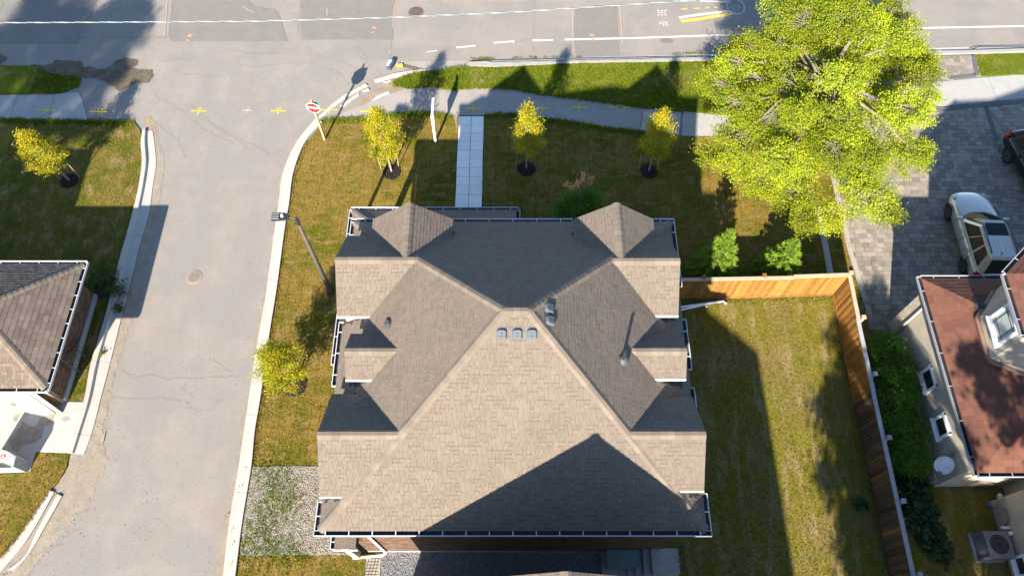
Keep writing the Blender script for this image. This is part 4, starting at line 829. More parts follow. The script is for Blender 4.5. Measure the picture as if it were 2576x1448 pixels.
b.build('rear_roof', M['lshingle_attr'], NH)

# ================================================================== LEFT HOUSE (single storey)
LH = thing('brick_garage', 'low brick building with hipped taupe shingle roof cut by the left edge', 'building', (-20, 11.8, 0))
lx, ly0, ly1, lz, ls = -17.03, 9.15, 14.35, 2.5, .5
b = MB(); b.box((-21.6, 11.8, 1.22), (7.8, 4.6, 2.44)); LW = b.build('wall', M['mortar'], LH)
bricks(LW, (-17.70, 9.5, 0), (-17.70, 14.1, 0), .34, 2.42, (1, 0, 0), 300)
b = MB(); b.box((-17.68, 11.8, .16), (.14, 4.66, .34)); b.build('foundation', M['concrete'], LH)
mid = (ly0 + ly1) / 2; hd = (ly1 - ly0) / 2; rx = lx - hd; pk = lz + ls * hd
lr = Roof(); lr.plane([(lx, ly0, lz), (lx, ly1, lz), (rx, mid, pk)], expo=.19, wmin=.2, wmax=.36, band=False); lr.plane([(-26, ly0, lz), (lx, ly0, lz), (rx, mid, pk), (-26, mid, pk)], expo=.16); lr.plane([(lx, ly1, lz), (-26, ly1, lz), (-26, mid, pk), (rx, mid, pk)], expo=.16, band=False)
LRF = lr.finish(LH, 'lshingle', 'shadowband'); caps(LRF, (lx, ly0, lz), (rx, mid, pk), slope=.45); caps(LRF, (lx, ly1, lz), (rx, mid, pk), slope=.45); caps(LRF, (rx, mid, pk), (-26, mid, pk), slope=.5)
gutter(LH, (lx, ly0, lz), (lx, ly1, lz), (1, 0, 0), ends=(.1, .1), step=.6); gutter(LH, (-26, ly0, lz), (lx, ly0, lz), (0, -1, 0), ends=(0, .1), step=.75); gutter(LH, (-26, ly1, lz), (lx, ly1, lz), (0, 1, 0), ends=(0, .1), step=.7)
b = MB(); b.box((-22, 9.46, 1.1), (6.0, .05, 2.2)); b.build('garage_door', M['offwhite'], LH)
b = MB(); b.box((-17.35, 11.75, 2.38), (.7, 5.0, .03)); b.box((-21.5, 9.3, 2.38), (9, .4, .03)); b.build('soffit', M['offwhite'], LH)
b = MB(); b.box((-18.0, 9.44, 1.2), (.55, .08, 2.4)); b.build('corner_trim', M['wood'], LH)
# panels leaning on the garage wall
LP = thing('leaning_panels', 'white sheet panels leaning against the garage wall over the concrete driveway', 'panels', at(130, 1025, .08))
q = [at(96, 1029, .1), at(160.5, 1025.5, .1)]
for k, (dx, dz) in enumerate(((0, 2.3), (.25, 2.15))):
    b = MB(); p0, p1 = Vector((q[0].x - dx, 9.0 - .04 * k, .1)), Vector((q[1].x - dx, 9.0 - .04 * k, .1)); p2, p3 = Vector((q[1].x - .35 - dx, 9.36 - .05 * k, dz)), Vector((q[0].x - .35 - dx, 9.36 - .05 * k, dz)); o3 = Vector((0, .03, 0))
    b.add([p0, p1, p2, p3, p0 + o3, p1 + o3, p2 + o3, p3 + o3], [(0, 1, 2, 3), (7, 6, 5, 4), (1, 5, 6, 2), (2, 6, 7, 3), (0, 3, 7, 4), (0, 4, 5, 1)]); b.build('panel', M['offwhite'], LP)
# electric meter with conduits on the brick wall
EM = thing('electric_meter', 'round grey electric meter with conduit on the brick wall beside the left kerb', 'electric meter', (-17.55, 10.9, 0))
c = Vector((-17.6, 10.75, 1.75)); b = MB(); b.box(c, (.16, .42, .62)); b.build('meter_box', M['acgrey'], EM, bevel=.01)
b = MB(); b.tube([c + Vector((.08, 0, .05)), c + Vector((.2, 0, .05))], [.1, .09], 16); b.build('meter_dial', M['vent'], EM)
b = MB(); b.tube([c + Vector((.05, 0, -.3)), c + Vector((.06, -.02, -1.0)), Vector((-17.45, 10.7, .1))], .03, 8); b.tube([Vector((-17.6, 11.5, .6)), Vector((-17.52, 11.5, .3)), Vector((-17.4, 11.35, .08))], .025, 8); b.build('conduit', M['vent'], EM)
b = MB(); b.tube([(-17.6, 11.2, .95), (-17.45, 11.45, .9), (-17.42, 11.9, .8)], .05, 8); b.tube([(-17.5, 11.3, .9), (-17.35, 11.0, .5), (-17.4, 11.6, .1)], .012, 6); b.build('black_cable', M['black'], EM)
# grey bin with red emblem, cut by the left edge
GB_ = thing('grey_container', 'grey container with a round red emblem standing on the driveway at the left edge', 'container', at(10, 1140, 0))
P0 = [at(-40, 1085, 1.1), at(23, 1090, 1.1), at(47, 1125, 1.1), at(38, 1165, 1.1), at(-5, 1152, 1.1), at(-40, 1150, 1.1)]
P0 = [at(-40, 1120, 1.0), at(17, 1133, 1.0), at(40, 1147, 1.0), at(33, 1174, 1.0), at(0, 1160, 1.0), at(-40, 1145, 1.0)]
b = MB(); b.poly(P0, 1.0, thick=.95); b.build('container_body', mat('mottled_grey', (.36, .38, .36), (.26, .29, .27), 6, rough=.6, bump=.2), GB_, bevel=.02)
b = MB(); c = at(8, 1147, 1.004); b.disc(c, .085, 24, 0, 0); b.add([c + Vector((-.05, -.08, .003)), c + Vector((0, -.03, .003)), c + Vector((.05, -.08, .003)), c + Vector((0, .09, .003))], [(0, 1, 2, 3)], 1); b.build('emblem', [M['red'], M['white']], GB_)
b = MB(); b.box(at(-8, 1170, .9), (1.1, .25, .04), rx=-.5); b.build('loose_sheet', M['offwhite'], GB_)

# ================================================================== RIGHT HOUSE
RH = thing('stucco_house', 'stucco house with reddish brown shingle roof and turret bay at the right edge', 'house', (19, 9, 0))
hx, hy0, hy1, hz, hs = 15.47, 5.85, 13.15, 3.5, .45
b = MB(); b.box((17.9, 9.53, 1.72), (4.2, 6.78, 3.44)); b.box((22.6, -.4, 3.2), (9.6, 12.0, 6.4)); b.box((22.9, 9.2, 3.2), (9.0, 7.0, 6.4)); b.build('wall', M['stucco'], RH)
rr = Roof([lambda p: p.x > 16.75 and 9.2 < p.y < 12.2])
e = 6.0; hh = min(e, (hy1 - hy0) / 2); top = hz + hs * hh
rr.plane([(hx, hy0, hz), (hx, hy1, hz), (hx + hh, (hy0 + hy1) / 2 + .001, top), (hx + hh, (hy0 + hy1) / 2 - .001, top)], expo=.2, wmin=.22, wmax=.42, band=False)
rr.plane([(22, hy0, hz), (hx, hy0, hz), (hx + hh, (hy0 + hy1) / 2, top), (22, (hy0 + hy1) / 2, top)], expo=.2, wmin=.22, wmax=.42, band=False)
rr.plane([(hx, hy1, hz), (22, hy1, hz), (22, (hy0 + hy1) / 2, top), (hx + hh, (hy0 + hy1) / 2, top)], expo=.2, wmin=.22, wmax=.42, band=False)
RR = rr.finish(RH, 'rshingle', 'rshadowband')
gutter(RH, (hx, hy0, hz), (hx, hy1, hz), (-1, 0, 0), ends=(.1, .1), step=1.1); gutter(RH, (hx, hy1, hz), (19.3, hy1, hz), (0, 1, 0), step=.8); gutter(RH, (hx, hy0, hz), (20, hy0, hz), (0, -1, 0), step=.75)
# turret bay rising through the roof
tb = [(18.6, 13.05), (17.75, 12.35), (16.72, 11.22), (16.66, 9.62), (17.7, 8.75), (19.5, 8.75)]
b = MB(); P = [(x, y, 3.6) for x, y in tb]; Q = [(x, y, 6.5) for x, y in tb]; nn = len(tb)
b.add(P + Q, [(i, i + 1, i + 1 + nn, i + nn) for i in range(nn - 1)]); b.build('turret_wall', M['stucco'], RH)
flash = mat('brown_flashing', (.2, .12, .09), None, 4, rough=.6, bump=.1); b = MB()
for i in range(1, nn - 2):
    (x1, y1), (x2, y2) = tb[i], tb[i + 1]; z1, z2 = [hz + hs * (min(x - hx, hy1 - y if y > 9.5 else 99, y - hy0)) + .07 for x, y in ((x1, y1), (x2, y2))]; b.tube([(x1 - .05, y1, z1), (x2 - .05, y2, z2)], .10, 6)
b.build('flashing', flash, RH)
te = [(18.8, 13.75), (17.6, 12.75), (16.45, 11.72), (16.38, 9.5), (17.4, 8.3), (20, 8.3)]
tc = (19.6, 10.9, 8.2); tr_ = Roof()
for i in range(len(te) - 1): tr_.plane([(te[i][0], te[i][1], 6.5), (te[i + 1][0], te[i + 1][1], 6.5), tc], expo=.2, wmin=.22, wmax=.42, band=False)
tr_.finish(RH, 'rshingle', 'rshadowband', 40, 'turret_roof')
for i in range(len(te) - 1):
    a2, b2 = Vector((*te[i], 6.5)), Vector((*te[i + 1], 6.5)); t = (b2 - a2).normalized(); out = Vector((t.y, -t.x, 0)); out = out if out.dot(a2 - Vector(tc)) > 0 else -out; gutter(RH, a2, b2, out, step=.8, name='gutter')
b = MB(); b.add([(x, y, 6.46) for x, y in te] + [(20, 12.9, 6.46)], [tuple(range(7))]); b.build('soffit', M['offwhite'], RH)
# upper roof of the main block
b = MB(); b.add([(17.3, -7, 6.5), (28, -7, 6.5), (28, 13, 6.5), (18.3, 13, 6.5), (22.8, 11, 9.0), (22.8, -5, 9.0)], [(0, 5, 4, 3), (3, 4, 2), (2, 4, 5, 1), (1, 5, 0)]); b.build('upper_roof', M['rshingle_attr'], RH)
def window(par, p0, p1, z0, z1, out, gl='glass', muntin=False, fw=.09):
    p0, p1, out = Vector(p0), Vector(p1), Vector(out).normalized(); t = (p1 - p0).normalized(); rz = math.atan2(t.y, t.x); mid_ = (p0 + p1) / 2; w_ = (p1 - p0).length; zc = (z0 + z1) / 2; hh_ = z1 - z0
    b = MB()
    for s_ in (-1, 1): b.box(mid_ + t * s_ * (w_ / 2 - fw / 2) + out * .04 + Vector((0, 0, zc)), (fw, .08, hh_), rz); b.box(mid_ + out * .045 + Vector((0, 0, zc + s_ * (hh_ / 2 - fw / 2))), (w_ + .04, .09, fw), rz)
    f = b.build('window', M['white'], par)
    b = MB(); b.box(mid_ + out * .03 + Vector((0, 0, zc)), (w_ - 2 * fw, .02, hh_ - 2 * fw), rz); b.build('pane', M[gl], f)
    if muntin:
        b = MB()
        for s_ in (-1, 1): b.box(mid_ + t * s_ * (w_ * .28) + out * .045 + Vector((0, 0, zc)), (.025, .012, hh_ - 2 * fw), rz); b.box(mid_ + out * .046 + Vector((0, 0, zc + s_ * hh_ * .27)), (w_ - 2 * fw, .012, .025), rz)
        b.build('muntin', mat('green_muntin', (.03, .07, .05), None, 4), f)
    b = MB(); b.box(mid_ + out * .07 + Vector((0, 0, z0 - .03)), (w_ + .1, .16, .05), rz); b.build('sill', M['white'], f)
wy = lambda x, y: at(x, y, 1.7).y
window(RH, (15.79, 9.35, 0), (15.79, 10.2, 0), 1.35, 2.15, (-1, 0, 0)); window(RH, (15.79, 7.55, 0), (15.79, 8.35, 0), 1.35, 2.15, (-1, 0, 0))
window(RH, (16.68, 9.85, 0), (16.72, 10.95, 0), 4.75, 5.95, (-1, 0, 0), 'paleglass', True)
window(RH, (17.79, 2.9, 0), (17.79, 3.6, 0), .5, 1.15, (-1, 0, 0))
b = MB(); b.box((15.74, 12.62, 1.5), (.07, .5, 3.0)); b.build('stone_corner', M['stonewall'], RH)
b = MB(); b.tube([(15.7, 12.3, 3.3), (15.7, 12.3, .2)], .05, 8); b.build('downspout', M['offwhite'], RH)
b = MB(); b.box((15.75, 7.9, .25), (.09, 3.3, .5)); b.build('foundation', M['stonewall'], RH)
# satellite dish
DS = thing('satellite_dish', 'pale oval satellite dish bolted to the stucco wall near the lower right corner', 'satellite dish', (15.6, 6.6, 1.2))
c = at(2413, 1163, 2.2); c = Vector((15.25, 6.45, 2.1)); nrm = Vector((-.45, -.5, .74)).normalized(); u = nrm.cross(Vector((0, 0, 1))).normalized(); v = u.cross(nrm); b = MB(); vs = [c - nrm * .05]; fs = []; N_ = 24
for r_, dz in ((.18, -.03), (.34, .02)):
    for k in range(N_): a_ = 2 * math.pi * k / N_; vs.append(c + u * math.cos(a_) * r_ * .9 + v * math.sin(a_) * r_ + nrm * dz)
for k in range(N_): fs.append((0, 1 + k, 1 + (k + 1) % N_)); fs.append((1 + k, 1 + N_ + k, 1 + N_ + (k + 1) % N_, 1 + (k + 1) % N_))
b.add(vs, fs); b.build('dish_reflector', M['dish'], DS, smooth=True)
b = MB(); b.tube([Vector((15.8, 6.85, 1.9)), Vector((15.5, 6.8, 1.85)), c - nrm * .06], .025, 8); b.box((15.77, 6.85, 1.9), (.05, .15, .25)); b.build('bracket', M['acgrey'], DS)
b = MB(); b.tube([c - v * .3, c + nrm * .35 - v * .22], .015, 6); b.box(c + nrm * .36 - v * .22, (.1, .08, .08)); b.build('feed_arm', M['acgrey'], DS)
# gas meter
GM = thing('gas_meter', 'grey gas meter with brown pipe at the inner corner of the stucco house', 'gas meter', (17.6, 5.3, 0))
b = MB(); b.tube([(17.45, 5.35, .5), (17.45, 5.35, .82)], .15, 14); b.tube([(17.6, 5.6, .95), (17.6, 5.6, 1.05)], .1, 12); b.build('meter_body', M['vent'], GM)
b = MB(); b.tube([(17.5, 5.2, .9), (17.7, 5.15, .95), (17.72, 4.75, .9), (17.72, 4.6, .5)], .025, 8); b.build('pipe', M['iron'], GM)
# AC condenser
AC = thing('ac_condenser', 'grey air conditioner condenser with round fan grille on the lower right lawn', 'air conditioner', (17.12, 3.95, 0))
c = Vector((17.12, 3.95, 0)); b = MB(); b.box(c + Vector((0, 0, .1)), (1.0, 1.0, .08)); b.build('pad', M['concrete'], AC)
b = MB(); b.box(c + Vector((0, 0, .52)), (.82, .82, .76)); b.build('cabinet_body', M['black'], AC)
b = MB()
for k in range(11): b.box(c + Vector((0, 0, .2 + k * .062)), (.88, .88, .022))
for sx_ in (-1, 1):
    for sy_ in (-1, 1): b.box(c + Vector((sx_ * .42, sy_ * .42, .52)), (.08, .08, .78))
b.build('louvre', M['acgrey'], AC)
b = MB(); vs = []; N_ = 24
for k in range(N_): a_ = 2 * math.pi * k / N_; vs.append(c + Vector((.33 * math.cos(a_), .33 * math.sin(a_), .94)))
for k in range(N_):
    a_ = 2 * math.pi * k / N_; m_ = max(abs(math.cos(a_)), abs(math.sin(a_))); vs.append(c + Vector((.45 * math.cos(a_) / m_, .45 * math.sin(a_) / m_, .92)))
b.add(vs, [(k, (k + 1) % N_, (k + 1) % N_ + N_, k + N_)[::-1] for k in range(N_)]); b.build('top_cover', M['acgrey'], AC)
b = MB(); b.disc(c + Vector((0, 0, .8)), .33, 24, 0)
b.build('fan_well', M['black'], AC); b = MB()
for k in range(3): b.box(c + Vector((.16 * math.cos(k * 2.09), .16 * math.sin(k * 2.09), .86)), (.26, .15, .01), k * 2.09, rx=.3)
b.disc(c + Vector((0, 0, .89)), .08, 14, .05); b.build('fan_blade', M['vent'], AC)
b = MB()
for r_ in (.12, .2, .28): b.tube([c + Vector((r_ * math.cos(t), r_ * math.sin(t), .945)) for t in np.linspace(0, 6.283, 20)], .006, 4, caps=False)
b.build('grille', M['acgrey'], AC)
WP = thing('white_wall_pipes', 'two short white pipes sticking out of the stucco wall above the condenser', 'pipes', (17.7, 4.3, .6))
b = MB(); b.tube([(17.8, 4.55, .7), (17.5, 4.55, .7)], .05, 10); b.tube([(17.8, 4.35, .75), (17.4, 4.35, .75)], .06, 10); b.build('pipe', M['white'], WP)

# ================================================================== FENCE
def fence(name, label, runs, posts, cat='fence'):
    t = thing(name, label, cat, runs[0][0]); pl = []
    for a, b_, out, mo, ma, rail_m, hgt_, gap in runs:
        a, b_, out = Vector(a), Vector(b_), Vector(out); d = (b_ - a); ln = d.length; tt = d.normalized(); n = int(ln / .148); rz = math.atan2(tt.y, tt.x); bl = []
        for k in range(n):
            c = a + tt * ((k + .5) * ln / n) + out * (random.uniform(0, .008) + (k % 2) * .012); h = hgt_ - .08 + random.uniform(-.01, .01); bl.append(boxpiece((c.x, c.y, .1 + (h - .1) / 2), (ln / n - (.003 if gap == 0 else gap), .022, h - .1), rz))
        for v, f, tn, mi in bl:
            m = MB(); m.v = [tuple(x) for x in v]; m.f = list(f); m.m = mi; m.t = [tn] * 6; cc = sum((Vector(x) for x in v), Vector()) / 8; m.build('fence_board', M[mo], t, origin=cc)
        m = MB(); mid_ = (a + b_) / 2; m.box((mid_.x - out.x * .0, mid_.y - out.y * .0, hgt_ - .045), (ln + .05, .15, .035), rz); m.build('top_rail', M[rail_m], t)
        for z_ in (.14,): m = MB(); m.box(mid_ + out * .03 + Vector((0, 0, z_)), (ln, .04, .1), rz); m.build('bottom_rail', M['board_obj'] if 'old' not in mo else M['oldboard_obj'], t)
        m = MB(); m.box(mid_ + out * .025 + Vector((0, 0, hgt_ - .13)), (ln, .03, .09), rz); m.build('upper_rail', M[mo], t)
        if gap > .01:
            m = MB()
            for k in range(int(ln / .42)): c = a + tt * (k * .42) - out * .05; m.box((c.x, c.y, .35), (.05, .03, .09), rz)
            m.build('lattice_bits', M['grey_rail'], t)
    for p, m_ in posts:
        m = MB(); m.box((p[0], p[1], .95), (.1, .1, 1.9)); o = m.build('fence_post', M[m_], t); m = MB(); m.box((p[0], p[1], 1.915), (.16, .16, .035)); m.build('post_cap', M[m_], o)
    return t
FX = 13.70
fence('orange_fence', 'new orange timber fence behind the two small spruces, running from the house to the corner', [((5.3, 14.0, 0), (11.4, 14.12, 0), (0, -1, 0), 'board_obj', 'board_attr', 'rail', 1.82, 0), ((11.42, 14.13, 0), (13.66, 14.22, 0), (0, -1, 0), 'board_obj', 'board_attr', 'rail', 1.9, 0)],
      [((7.75, 14.1), 'board_obj'), ((10.2, 14.16), 'board_obj'), ((13.72, 14.28), 'rail')])
fence('orange_fence', 'new orange timber fence run on the right side of the yard beside the leafy hedge', [((13.68, 14.15, 0), (13.62, 12.3, 0), (-1, 0, 0), 'board_obj', 'board_attr', 'rail', 1.85, 0), ((13.62, 12.28, 0), (13.55, 9.3, 0), (-1, 0, 0), 'board_obj', 'board_attr', 'grey_rail', 1.8, 0)], [((13.8, 12.3), 'rail'), ((13.7, 9.95), 'grey_rail')])
fence('old_fence', 'old dark brown timber fence with weathered grey rail at the lower right of the yard', [((13.55, 9.28, 0), (13.42, 2.2, 0), (-1, 0, 0), 'oldboard_obj', 'oldboard_attr', 'grey_rail', 1.78, .022)], [((13.66, 7.5), 'grey_rail'), ((13.62, 5.25), 'grey_rail'), ((13.58, 2.85), 'grey_rail')])
old = [o for o in COL.objects if o.name.startswith('fence_board') and abs(o.location.x - 13.5) < .2 and o.location.y < 9.2]
old.sort(key=lambda o: -o.location.y)
for k in (14, 18, 31): 
    if k < len(old): old[k].data.materials[0] = M['board_obj']; old[k]['label'] = 'fresh orange replacement board'

# ================================================================== STREET FURNITURE
SL = thing('street_lamp', 'tall dark street lamp with finned black lamp head leaning over the right kerb', 'street lamp', at(833, 735, 0))
b0 = at(833, 735, 0); top = Vector((b0.x, b0.y, 5.75)); b = MB(); b.tube([b0, b0 + Vector((0, 0, 3)), top], [.11, .085, .06], 12); b.build('pole', M['polegrey'], SL, smooth=True)
b = MB(); b.tube([top - Vector((0, 0, .35)), top + Vector((0, 0, .03))], .075, 12); b.build('pole_collar', M['black'], SL)
hd_ = top + Vector((-.1, .02, .05)); b = MB(); b.tube([top + Vector((0, 0, .02)), top + Vector((-.28, .03, .08))], .035, 8); b.build('arm', M['polegrey'], SL)
b = MB(); P = [(-.25, -.06), (-.38, -.13), (-.85, -.17), (-.92, -.13), (-.92, .13), (-.85, .17), (-.38, .13), (-.25, .06)]; vs = [top + Vector((x * .95, y + .04, .14 - (.02 if abs(x) > .8 else 0))) for x, y in P] + [top + Vector((x * .95, y + .04, .04)) for x, y in P]; n8 = 8
b.add(vs, [tuple(range(8))[::-1], tuple(range(8, 16))] + [(i, (i + 1) % 8, (i + 1) % 8 + 8, i + 8) for i in range(8)]); b.build('lamp_head', M['black'], SL)
b = MB()
for k in range(5): b.box(top + Vector((-.72, -.09 + k * .065, .165)), (.3, .016, .05))
b.build('cooling_fins', M['acgrey'], SL)
b = MB(); b.tube([top + Vector((-.47, .04, .13)), top + Vector((-.47, .04, .22))], [.06, .045], 12); b.build('photocell', M['dish'], SL)
b = MB(); c = b0; b.box(c + Vector((0, 0, .06)), (.3, .3, .12)); b.build('base_plate', M['black'], SL)
# stop sign
SS = thing('stop_sign', 'red octagonal stop sign on a timber post at the street corner', 'stop sign', at(819, 355, 0))
p0 = at(819, 355, 0); b = MB(); b.box(p0 + Vector((-.02, .02, 1.42)), (.09, .09, 2.84), R(-8)); b.build('post', M['wood'], SS)
ang = R(-8); U = Vector((math.cos(ang), math.sin(ang), 0)); Nn = Vector((math.sin(ang), -math.cos(ang), 0)); cs = p0 + Vector((0, 0, 2.42)) + Nn * .075
def octa(r, h):
    b = MB(); P = [cs + U * r * math.cos(R(22.5 + 45 * k)) + Vector((0, 0, 1)) * r * math.sin(R(22.5 + 45 * k)) + Nn * h for k in range(8)]; P2 = [p - Nn * .004 for p in P]; b.add(P + P2, [tuple(range(8)), tuple(range(15, 7, -1))] + [(i, i + 8, (i + 1) % 8 + 8, (i + 1) % 8) for i in range(8)]); return b
octa(.335, 0).build('sign_border', M['white'], SS); octa(.308, .006).build('sign_face', M['red'], SS)
def text(s_, size, loc, U_, up, nn_, m, par, name='lettering', bold=.012):
    cu = bpy.data.curves.new(name, 'FONT'); cu.body = s_; cu.size = size; cu.align_x = 'CENTER'; cu.align_y = 'CENTER'; cu.offset = bold; cu.extrude = .001
    tmp = bpy.data.objects.new('tmp', cu); COL.objects.link(tmp); dg = bpy.context.evaluated_depsgraph_get(); me = bpy.data.meshes.new_from_object(tmp.evaluated_get(dg)); bpy.data.objects.remove(tmp); bpy.data.curves.remove(cu)
    Mx = Matrix((( U_.x, up.x, nn_.x, loc.x), (U_.y, up.y, nn_.y, loc.y), (U_.z, up.z, nn_.z, loc.z), (0, 0, 0, 1))); me.transform(Mx); me.materials.clear(); me.materials.append(m)
    o = bpy.data.objects.new(name, me); COL.objects.link(o); o.parent = par; o.matrix_parent_inverse = Matrix.Translation(-par.location); return o
text('STOP', .225, cs + Nn * .010, U, Vector((0, 0, 1)), Nn, M['white'], SS, bold=.0)
b = MB(); b.box(p0 + Vector((.12, .06, 2.6)), (.34, .012, .14), R(4)); b.build('street_name_blade', mat('teal_blade', (.05, .2, .18), None, 3, rough=.4, bump=0), SS)
# white real estate post
WPst = thing('white_sign_post', 'white painted wooden sign post with arm standing on the lawn left of the walkway', 'sign post', at(1096, 359, 0))
p0 = at(1096, 359, 0); b = MB(); b.box(p0 + Vector((0, 0, .95)), (.1, .1, 1.9)); b.build('post', M['white'], WPst); b = MB(); b.box(p0 + Vector((0, .55, 1.83)), (.09, 1.1, .09)); b.build('arm', M['white'], WPst)
b = MB(); b.box(p0 + Vector((0.0, .62, 1.36)), (.02, .62, .72), R(4)); b.build('hanging_panel', M['white'], WPst)
b = MB(); [b.tube([p0 + Vector((0, y, 1.7)), p0 + Vector((0, y, 1.8))], .006, 5) for y in (.4, .85)]; b.build('chain', M['acgrey'], WPst)
# debris on the road
c = at(985, 166, 0); DB = thing('road_debris', 'dark teal box shaped debris with a pale top lying on the road beside the corner', 'debris', c)
b = MB(); P = [c + Vector(q) for q in ((-.24, -.28, .02), (0, -.33, .02), (.16, .05, .02), (.14, .22, .02), (-.02, .24, .02))]; b.poly(P, .24, thick=.22); b.build('box_body', M['teal'], DB, bevel=.02)
b = MB(); P = [c + Vector(q) for q in ((-.22, -.24, 0), (-.08, -.24, 0), (.06, .12, 0), (-.1, .2, 0))]; b.poly(P, .27, thick=.03); b.build('pale_lid', M['paleblue'], DB)
b = MB(); b.add([c + Vector(q) for q in ((-.18, .32, .2), (-.02, .25, .22), (-.14, .2, .26))], [(0, 1, 2)]); b.add([c + Vector(q) for q in ((-.18, .32, .19), (-.02, .25, .21), (-.14, .2, .25))], [(2, 1, 0)]); b.build('bent_flap', M['acgrey'], DB)
c = at(1006, 167, 0); YB = thing('yellow_block', 'small bright yellow block lying beside the dark debris on the road', 'block', c)
b = MB(); b.box(c + Vector((0, 0, .07)), (.3, .11, .11), R(6)); b.build('block_body', M['yellow'], YB, bevel=.012)
# overhead cable
OC = thing('overhead_cable', 'twisted overhead cable crossing the main road at the top of the photo', 'cable', at(0, 57, 8.5))
pth = [at(x, y, 8.5) for x, y in ((-300, 60), (0, 57.5), (322, 56), (644, 53.7), (966, 45), (1288, 31), (1763, 0), (2100, -26), (2500, -60))]; fine = []
for i in range(len(pth) - 1):
    n_ = max(6, int((pth[i + 1] - pth[i]).length / .07))
    for k in range(n_): fine.append(pth[i].lerp(pth[i + 1], k / n_))
for ph, r_, m_, nm in ((0, .011, 'cable', 'cable_strand'), (2.1, .011, 'cable2', 'cable_strand'), (4.2, .010, 'cable', 'cable_strand')):
    b = MB(); b.tube([p + Vector((0, math.cos(i * .5 + ph) * .012, math.sin(i * .5 + ph) * .012)) for i, p in enumerate(fine)], r_, 5); b.build(nm, M[m_], OC)

